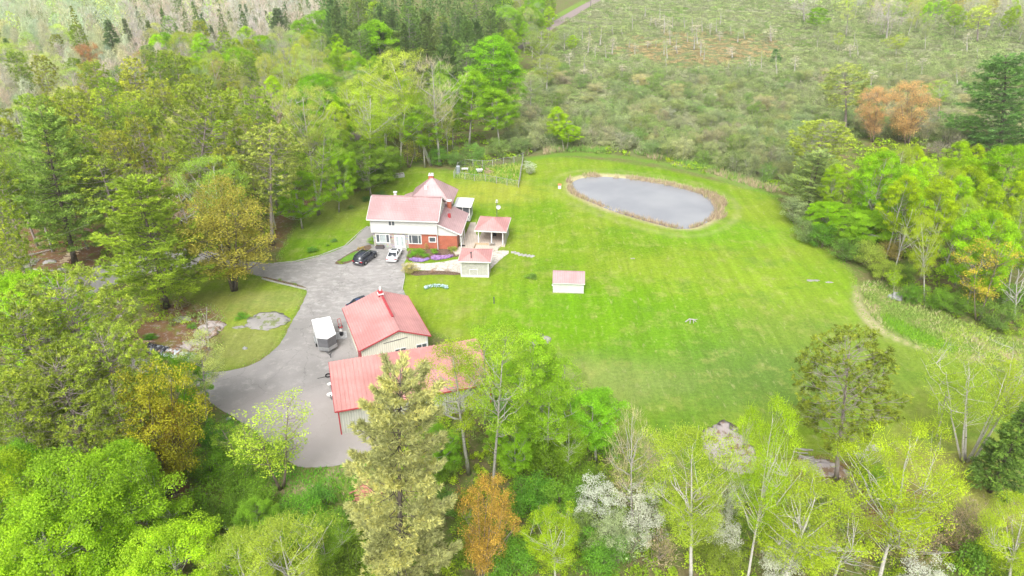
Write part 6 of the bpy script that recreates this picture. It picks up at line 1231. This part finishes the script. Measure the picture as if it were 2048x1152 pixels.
# forest understory
WOODFLOOR = [G(-250,1300)[:2], G(2300,1300)[:2], (60,20), (130,60), (150,190), (60,330), (-240,330), (-190,120), (-70,30)]
WOODFLOOR = [(-60,18), (60,18), (110,60), (150,140), (160,250), (60,330), (-240,330), (-190,120), (-90,45)]
inm = lambda X, Y: sdist(MARSH_W, X, Y) > -1
parts = []; cols = []
UC = [(.15,.24,.015), (.20,.31,.02), (.25,.34,.02), (.16,.22,.05), (.22,.20,.10)]
for (y0, y1, spc, n, lf, hh) in ((18,80,1.35,200,.15,1.5), (80,150,2.0,90,.30,1.5), (150,330,4.0,50,.55,1.8)):
    def cond(X, Y):
        k = off(X, Y) & inm(X, Y) & (Y >= y0) & (Y < y1)
        k &= (sdist(ROUGH_W, X, Y) > .5) & (sdist(GRASSY_W, X, Y) > .3)
        for p in LITTER_W[:1]+LITTER_W[2:]: k &= (sdist(p, X, Y) > 0) | (fbm(X, Y, 5, 66) > .66)
        k &= (sdist(LAWN_W, X, Y) > 1.2)
        return k & (fbm(X, Y, 7, 61)+.28*(Y < 62) > .44)
    X, Y = scatter(WOODFLOOR, spc, int(y0)+1, cond); N = len(X); rs = np.random.RandomState(int(y0)+9)
    H_ = hh*(.35+1.2*fbm(X, Y, 6, 55))*rs.uniform(.6, 1.3, N); c = pick(UC, (24,30,22,14,10), N, rs, X, Y, 9)
    q, cc = domes(X, Y, spc*.72*rs.uniform(.7,1.2,N), H_, n, lf, c, .28, int(y0)+7); parts.append(q); cols.append(cc); print('under', N)
stuff('undergrowth', parts, None, cols, SM, 'leafy green undergrowth and low brush beneath the trees', 'undergrowth')
# grasses and reeds
def blades(name, X, Y, h, w, k, col, spread, seed, label, cat):
    rs = np.random.RandomState(seed); C = np.stack([X, Y, gzv(X, Y)-.03], -1); D = np.zeros((len(X), 3)); D[:, 2] = 1
    q = spikes(rs, C, D, 1.0, 1.0, k, spread)
    v, f = q; o = np.repeat(C, k, 0).repeat(4, 0); L = np.repeat(np.repeat(h, k) if hasattr(h, '__len__') else np.full(len(X)*k, h), 4)[:, None]
    rel = v-o; ax = np.zeros_like(rel); tip = rel.reshape(-1, 4, 3)[:, 2]; tl_ = np.linalg.norm(tip, axis=1, keepdims=True); d = tip/tl_
    mid = d*.4; s = rel.reshape(-1, 4, 3)[:, 1]-tip*.45; s = unit(s)*w*.5; Ls = L.reshape(-1, 4)[:, :1]
    vv = np.stack([np.zeros_like(d), mid*Ls-s, d*Ls*tl_, mid*Ls+s], 1)+o.reshape(-1, 4, 3)
    c = np.repeat(np.asarray(col), k, 0)*(1+.18*rs.uniform(-1,1,(len(X)*k,1)))
    return stuff(name, [(vv.reshape(-1, 3), f)], None, [c], SG, label, cat)
rs = np.random.RandomState(3)
PW = np.array(POND_W); big = [(PW[:,0].min()-6, PW[:,1].min()-6), (PW[:,0].max()+8, PW[:,1].min()-6), (PW[:,0].max()+8, PW[:,1].max()+8), (PW[:,0].min()-6, PW[:,1].max()+8)]
def rc(X, Y):
    s = sdist(POND_W, X, Y); a, b = PX(X, Y); wd = .8+1.5*np.clip((a-1380)/60, 0, 1)*(b < 440)+.5*np.clip((1190-a)/40, 0, 1)+.2*np.clip((375-b)/20, 0, 1)
    return (s > -.5) & (s < wd) & (fbm(X, Y, 2.2, 14) > .30+.3*fbm(X, Y, 9, 15))
X, Y = scatter(big, .24, 1, rc); N = len(X)
blades('reeds', X, Y, rs.uniform(.5, 1.25, N), .05, 5, pick([(.33,.265,.185), (.40,.32,.22), (.27,.20,.145), (.24,.25,.10)], (38,28,22,12), N, rs), .22, 4, 'dry tan reeds and cattails ringing the pond', 'reeds')
def dc(X, Y): return (sdist(DRY_W[0], X, Y-1.2, False) < 1.7) & (fbm(X, Y, 5, 23) > .38) & (sdist(LAWN_W, X, Y) > .3)
X, Y = scatter([(0,105), (70,105), (70,190), (0,190)], .38, 2, dc); N = len(X)
blades('dry_reed_grass', X, Y, rs.uniform(.6, 1.5, N), .07, 6, pick([(.38,.32,.21), (.34,.28,.18), (.17,.29,.06)], (28,22,50), N, rs, X, Y, 6), .25, 5, 'tan and green reed grass along the marsh side of the lawn', 'grass')
def rc2(X, Y): return (sdist(LAWN_W, X, Y) > .2) | (sdist(STRIP_W, X, Y, False) < .8)
X, Y = scatter(ROUGH_W, .42, 3, rc2); N = len(X); lush = sdist(LUSH_W, X, Y) < 0
c = pick([(.19,.28,.06), (.27,.33,.10), (.38,.36,.20), (.15,.27,.04)], (32,26,18,24), N, rs, X, Y, 5); c = np.where(lush[:, None], np.array([[.15,.28,.02]]), c)
blades('rough_grass', X, Y, rs.uniform(.3, .8, N), .07, 5, c, .35, 6, 'rough unmown grass between the east woods and the mown field', 'grass')
X, Y = scatter(GRASSY_W, .34, 4, lambda X, Y: (sdist(DRIVE_W, X, Y) > .1) & (fbm(X, Y, 3, 81) > .38)); N = len(X)
blades('bank_grass', X, Y, rs.uniform(.25, .6, N), .07, 5, pick([(.09,.27,.02), (.13,.32,.03), (.18,.33,.03), (.36,.30,.18)], (34,32,22,12), N, rs, X, Y, 4), .4, 7, 'bright green weedy grass on the bank below the gravel yard', 'grass')
X, Y = scatter(GRASSY2_W, .5, 5, lambda X, Y: fbm(X, Y, 3, 83) > .45); N = len(X)
blades('knoll_grass', X, Y, rs.uniform(.2, .5, N), .07, 5, pick([(.20,.33,.03), (.28,.34,.06), (.38,.33,.18)], (40,34,26), N, rs, X, Y, 4), .4, 8, 'tufted yellow green grass round the pale rocks', 'grass')
# short turf fringe along mown edges
E2 = np.concatenate([np.array(LAWN_W), np.array(DRIVE_W), np.array(LAWN2_W)])
def fr(X, Y):
    a = np.abs(sdist(LAWN_W, X, Y)); b = sdist(DRIVE_W, X, Y); c_ = np.abs(sdist(LAWN2_W, X, Y))
    return (b > 0) & ((np.minimum(a, c_) < .5) | (b < .22)) & (Y < 135) & (Y > 50)
X, Y = scatter([(-75,50), (60,50), (60,135), (-75,135)], .3, 6, fr); N = len(X)
blades('verge_grass', X, Y, rs.uniform(.08, .28, N), .05, 4, pick([(.14,.30,.02), (.20,.33,.03), (.28,.32,.08)], (45,35,20), N, rs), .5, 9, 'short grass fringe along the lawn and driveway edges', 'grass')
# taller willows one can tell apart along the near side of the marsh
wx = []; rw_ = np.random.RandomState(12)
for _ in range(9000):
    x = rw_.uniform(1010, 2060); y = rw_.uniform(150, 372); X, Y, _z = G(x, y)
    if rw_.rand() > (Y < 175)*.9+.28: continue
    x1, y1 = np.array([X]), np.array([Y])
    if sdist(MARSH_W, x1, y1)[0] > -.5 or sdist(LAWN_W, x1, y1)[0] < 3.6 or sdist(DRY_W[0], x1, y1, False)[0] < 2.2: continue
    if any((X-a)**2+(Y-b)**2 < (3.3+.018*max(0, Y-150))**2 for a, b in wx) or any((X-o[0])**2+(Y-o[1])**2 < (min(o[2], 3)+.6)**2 for o in OCC): continue
    wx.append((X, Y))
    if len(wx) >= 285: break
wx.sort(key=lambda p: p[1]); WC = [(.21,.28,.10), (.26,.31,.14), (.30,.30,.20), (.18,.28,.07), (.33,.35,.19)]; WW = ['green', 'sage', 'greyish', 'deep green', 'pale']
for ri in range(0, len(wx), 12):
    for ci, (X, Y) in enumerate(sorted(wx[ri:ri+12])):
        q = rnd.choices(range(5), (26,30,14,18,12))[0]
        plant('willow', X, Y, rnd.uniform(2.8, 5.6)*(1 if Y < 170 else .85), rnd.uniform(3.6, 6.2), jitc(WC[q]), f'{WW[q]} willow shrub, {OR[ci]} from west, {OR[ri//12]} row of the marsh willows', 'willow shrubs of the marsh', 'shrub')
print('willows', len(wx))
# individual shrubs of the south bank and yard edge
SH = [(430,930,90,'bush',(.14,.26,.015)),(490,960,100,'bush',(.13,.27,.02)),(515,1010,110,'bush',(.15,.26,.02)),(600,1040,110,'bush',(.10,.25,.02)),(660,1060,110,'bush',(.13,.27,.03)),(700,1130,120,'bush',(.12,.21,.02)),
 (400,1000,80,'shrub',(.14,.26,.02)),(370,1040,90,'bush',(.13,.25,.02)),(445,1030,80,'bush',(.16,.28,.03)),(560,905,60,'shrub',(.15,.30,.03)),(640,1000,70,'shrub',(.11,.24,.03)),(770,1120,90,'bush',(.13,.24,.02)),
 (1050,900,90,'bush',(.13,.23,.015)),(1110,920,100,'bush',(.13,.23,.015)),(1160,960,90,'bush',(.14,.25,.02)),(1060,990,110,'bush',(.10,.24,.02)),(1130,1010,100,'bush',(.12,.25,.02)),(890,920,90,'bush',(.13,.24,.02)),(880,1010,80,'bush',(.12,.22,.04)),
 (960,1080,100,'bush',(.16,.25,.03)),(1020,1110,110,'bush',(.11,.23,.02)),(1180,1060,100,'bush',(.15,.22,.06)),(1250,1090,110,'twigshrub',(.26,.32,.15)),(1200,1110,100,'bush',(.10,.23,.02)),(1310,1100,90,'twigshrub',(.30,.26,.17)),
 (1410,1090,70,'bush',(.18,.24,.03)),(1440,1120,80,'bush',(.20,.26,.03)),(1530,1060,70,'bush',(.13,.26,.03)),(1560,1000,60,'bush',(.13,.27,.02)),(1700,1010,100,'twigshrub',(.30,.25,.18)),(1760,980,80,'bush',(.13,.28,.02)),
 (1880,1060,100,'twigshrub',(.28,.22,.15)),(1950,1050,100,'twigshrub',(.27,.22,.15)),(1990,1110,100,'bush',(.16,.27,.02)),(1820,1110,90,'twigshrub',(.26,.22,.13)),(1930,1120,80,'shrub',(.14,.25,.03)),(1730,940,60,'bush',(.17,.24,.04)),(1650,1080,90,'twigshrub',(.30,.26,.18)),
 (120,1000,100,'bush',(.15,.3,.02)),(280,860,60,'bush',(.13,.22,.02)),(400,950,60,'bush',(.10,.22,.015)),(500,905,80,'bush',(.17,.34,.02)),(440,870,70,'bush',(.11,.27,.02)),(700,1050,90,'twigshrub',(.26,.30,.10)),(840,1110,80,'bush',(.1,.2,.02)),
 (1010,840,70,'bush',(.15,.30,.02)),(1140,870,70,'bush',(.12,.26,.02)),(1210,900,60,'shrub',(.16,.34,.02)),(740,340,70,'bush',(.09,.20,.03)),(770,350,60,'bush',(.14,.25,.02)),(700,360,50,'bush',(.12,.21,.02)),(880,318,45,'bush',(.12,.24,.03)),(915,318,45,'bush',(.14,.24,.05)),(950,310,45,'bush',(.15,.27,.05)),
 (1000,300,50,'bush',(.17,.26,.07)),(1040,296,45,'bush',(.18,.25,.08)),(790,330,45,'bush',(.15,.26,.02)),(1590,430,60,'bush',(.24,.31,.14)),(1610,465,60,'bush',(.20,.28,.09)),(1640,480,55,'bush',(.08,.2,.02)),(1690,505,60,'bush',(.14,.24,.04)),(1735,520,60,'bush',(.24,.32,.06)),(1765,545,60,'bush',(.20,.3,.04)),
 (1775,510,50,'bush',(.28,.24,.08)),(1815,590,45,'bush',(.12,.24,.02)),(1870,600,60,'bush',(.14,.25,.02)),(1910,610,60,'bush',(.12,.22,.03)),(1990,640,70,'bush',(.12,.2,.04)),(2030,600,70,'bush',(.12,.22,.03)),(1800,550,50,'bush',(.16,.27,.03)),(1940,590,50,'bush',(.14,.24,.03)),
 (1960,300,50,'twigshrub',(.3,.26,.22)),(1900,290,50,'twigshrub',(.3,.27,.22)),(1870,300,40,'twigshrub',(.28,.25,.2)),(1740,265,40,'twigshrub',(.35,.33,.3)),(1180,270,40,'twigshrub',(.36,.33,.28)),(2000,320,50,'twigshrub',(.3,.25,.2))]
for i, (x, y, w, k, c) in enumerate(SH):
    X, Y, _ = G(x, y+w*.28); zc = Y*math.cos(PITCH)+CAMH*math.sin(PITCH); wm_ = w*1.15*zc/FPX
    side = ('west' if x < 640 else 'middle' if x < 1240 else 'east'); reg = 'south bank' if y > 820 else ('wood edge by the house' if x < 1100 else 'east wood edge')
    reg = reg if y > 820 or y < 400 and x < 1100 or x > 1560 and y > 400 else reg if x < 1100 else 'marsh edge'
    SHL = {'bush': 'rounded green bush', 'shrub': 'low green shrub', 'twigshrub': 'twiggy brown shrub'}[k]
    same = [j for j, s in enumerate(sorted(range(len(SH)), key=lambda q: SH[q][0])) if s == i][0]
    plant(k, X, Y, wm_*rnd.uniform(.6,.8), wm_, jitc(c), f'{SHL}, {OR[min(same % 39, 38)]} from west, {"western" if same < 39 else "eastern"} shrubs, {reg}', 'shrubs along the wood edges', 'shrub')
# front garden shrubs by the house
for x, y, w, hh, k, c, lb in [(836,509,34,.9,'bush',(.13,.30,.015),'rounded bright green shrub below the front picture window'),(822,514,18,.6,'shrub',(.14,.31,.015),'little green shrub at the yard end of the front bed'),(850,514,20,.7,'shrub',(.13,.30,.015),'round green shrub behind the purple flowers'),
  (870,505,22,.7,'shrub',(.16,.34,.02),'lime green low shrub by the downpipe'),(876,510,14,.4,'shrub',(.10,.05,.09),'small dark purple shrub amid the front bed'),(906,503,22,1.0,'bush',(.26,.32,.07),'yellow green shrub at the brick wing corner'),(835,514,16,.6,'twigshrub',(.36,.28,.14),'tan dry shrub between the green front shrubs'),
  (820,545,36,1.5,'bush',(.36,.33,.12),'big straw-coloured bush at the yard corner of the path'),(883,497,14,1.4,'twigshrub',(.34,.22,.16),'reddish twiggy shrub against the brick wing'),(852,500,12,1.3,'twigshrub',(.34,.30,.10),'thin yellowish shrub against the brick wall'),(868,546,18,.8,'twigshrub',(.36,.24,.18),'brown dry shrub on the strip below the path'),
  (895,545,16,.6,'twigshrub',(.34,.26,.2),'low brown shrub next to the gazebo'),(745,488,20,1.3,'bush',(.19,.36,.02),'bright bush at the west corner of the house front'),(723,499,16,.5,'shrub',(.36,.28,.07),'small orange-green shrub at the tip of the island bed'),(682,526,16,.4,'shrub',(.2,.3,.03),'tiny shrub at the west tip of the island bed'),
  (1062,556,28,.7,'shrub',(.14,.26,.04),'low dark green shrub alone on the lawn west of the white shed'),(625,503,26,.8,'shrub',(.10,.25,.03),'green shrub by the curved driveway, near one'),(668,484,16,.6,'shrub',(.12,.25,.06),'green shrub by the curved driveway, far one'),(655,492,10,.4,'shrub',(.13,.26,.03),'tiny shrub between the two driveway shrubs'),
  (485,636,30,.7,'shrub',(.11,.29,.02),'bright green shrub beside the low rock outcrop'),(385,655,22,.6,'shrub',(.12,.3,.02),'small green shrub amid the pale rocks'),(702,418,18,.7,'shrub',(.16,.26,.06),'pale green shrub on the lawn west of the house roof'),(760,395,30,1.2,'bush',(.06,.15,.03),'dark green yew at the wood edge by the lawn'),(735,402,24,1.0,'bush',(.07,.17,.03),'second dark yew west of the first at the wood edge'),
  (300,676,30,.5,'bush',(.08,.22,.015),'green bush behind the brush pile'),(560,560,8,.3,'shrub',(.18,.3,.04),'tiny plant in the narrow edged bed, west one'),(590,569,8,.3,'shrub',(.18,.3,.04),'tiny plant in the narrow edged bed, east one')]:
    X, Y, _ = G(x, y); zc = Y*math.cos(PITCH)+CAMH*math.sin(PITCH); plant(k, X, Y, hh, w*zc/FPX*1.05, c, lb, None, 'shrub')
# weeds in the garden plot
Gp = GP([(912,356),(1036,372),(1042,330),(1028,328),(950,334),(916,340)])
def gc_(X, Y): return fbm(X, Y, 2.5, 71) > .3
X, Y = scatter(Gp, .42, 31, gc_); N = len(X); rs = np.random.RandomState(4)
blades('garden_weeds', X, Y, rs.uniform(.3,.95,N), .07, 5, pick([(.20,.32,.04),(.30,.34,.09),(.12,.26,.03),(.36,.31,.16)], (30,30,25,15), N, rs, X, Y, 4), .35, 41, 'tall weeds filling the fenced garden plot', 'weeds')
# ================================================================ AIR
hm = bpy.data.materials.new('pale_air'); hm.use_nodes = True; hn = hm.node_tree.nodes; hn.remove(hn['Principled BSDF'])
pv = hn.new('ShaderNodeVolumePrincipled'); pv.inputs['Color'].default_value = (.93,.95,.96,1); pv.inputs['Density'].default_value = .0002; pv.inputs['Anisotropy'].default_value = .2
hm.node_tree.links.new(pv.outputs[0], hn['Material Output'].inputs['Volume'])
m = MB(); m.box(-3100, 3100, -700, 4100, -3.2, 52); hz_o = m.build('haze', hm); tag(hz_o, 'thin pale spring haze in the air over the whole valley', 'haze', None, 'stuff')
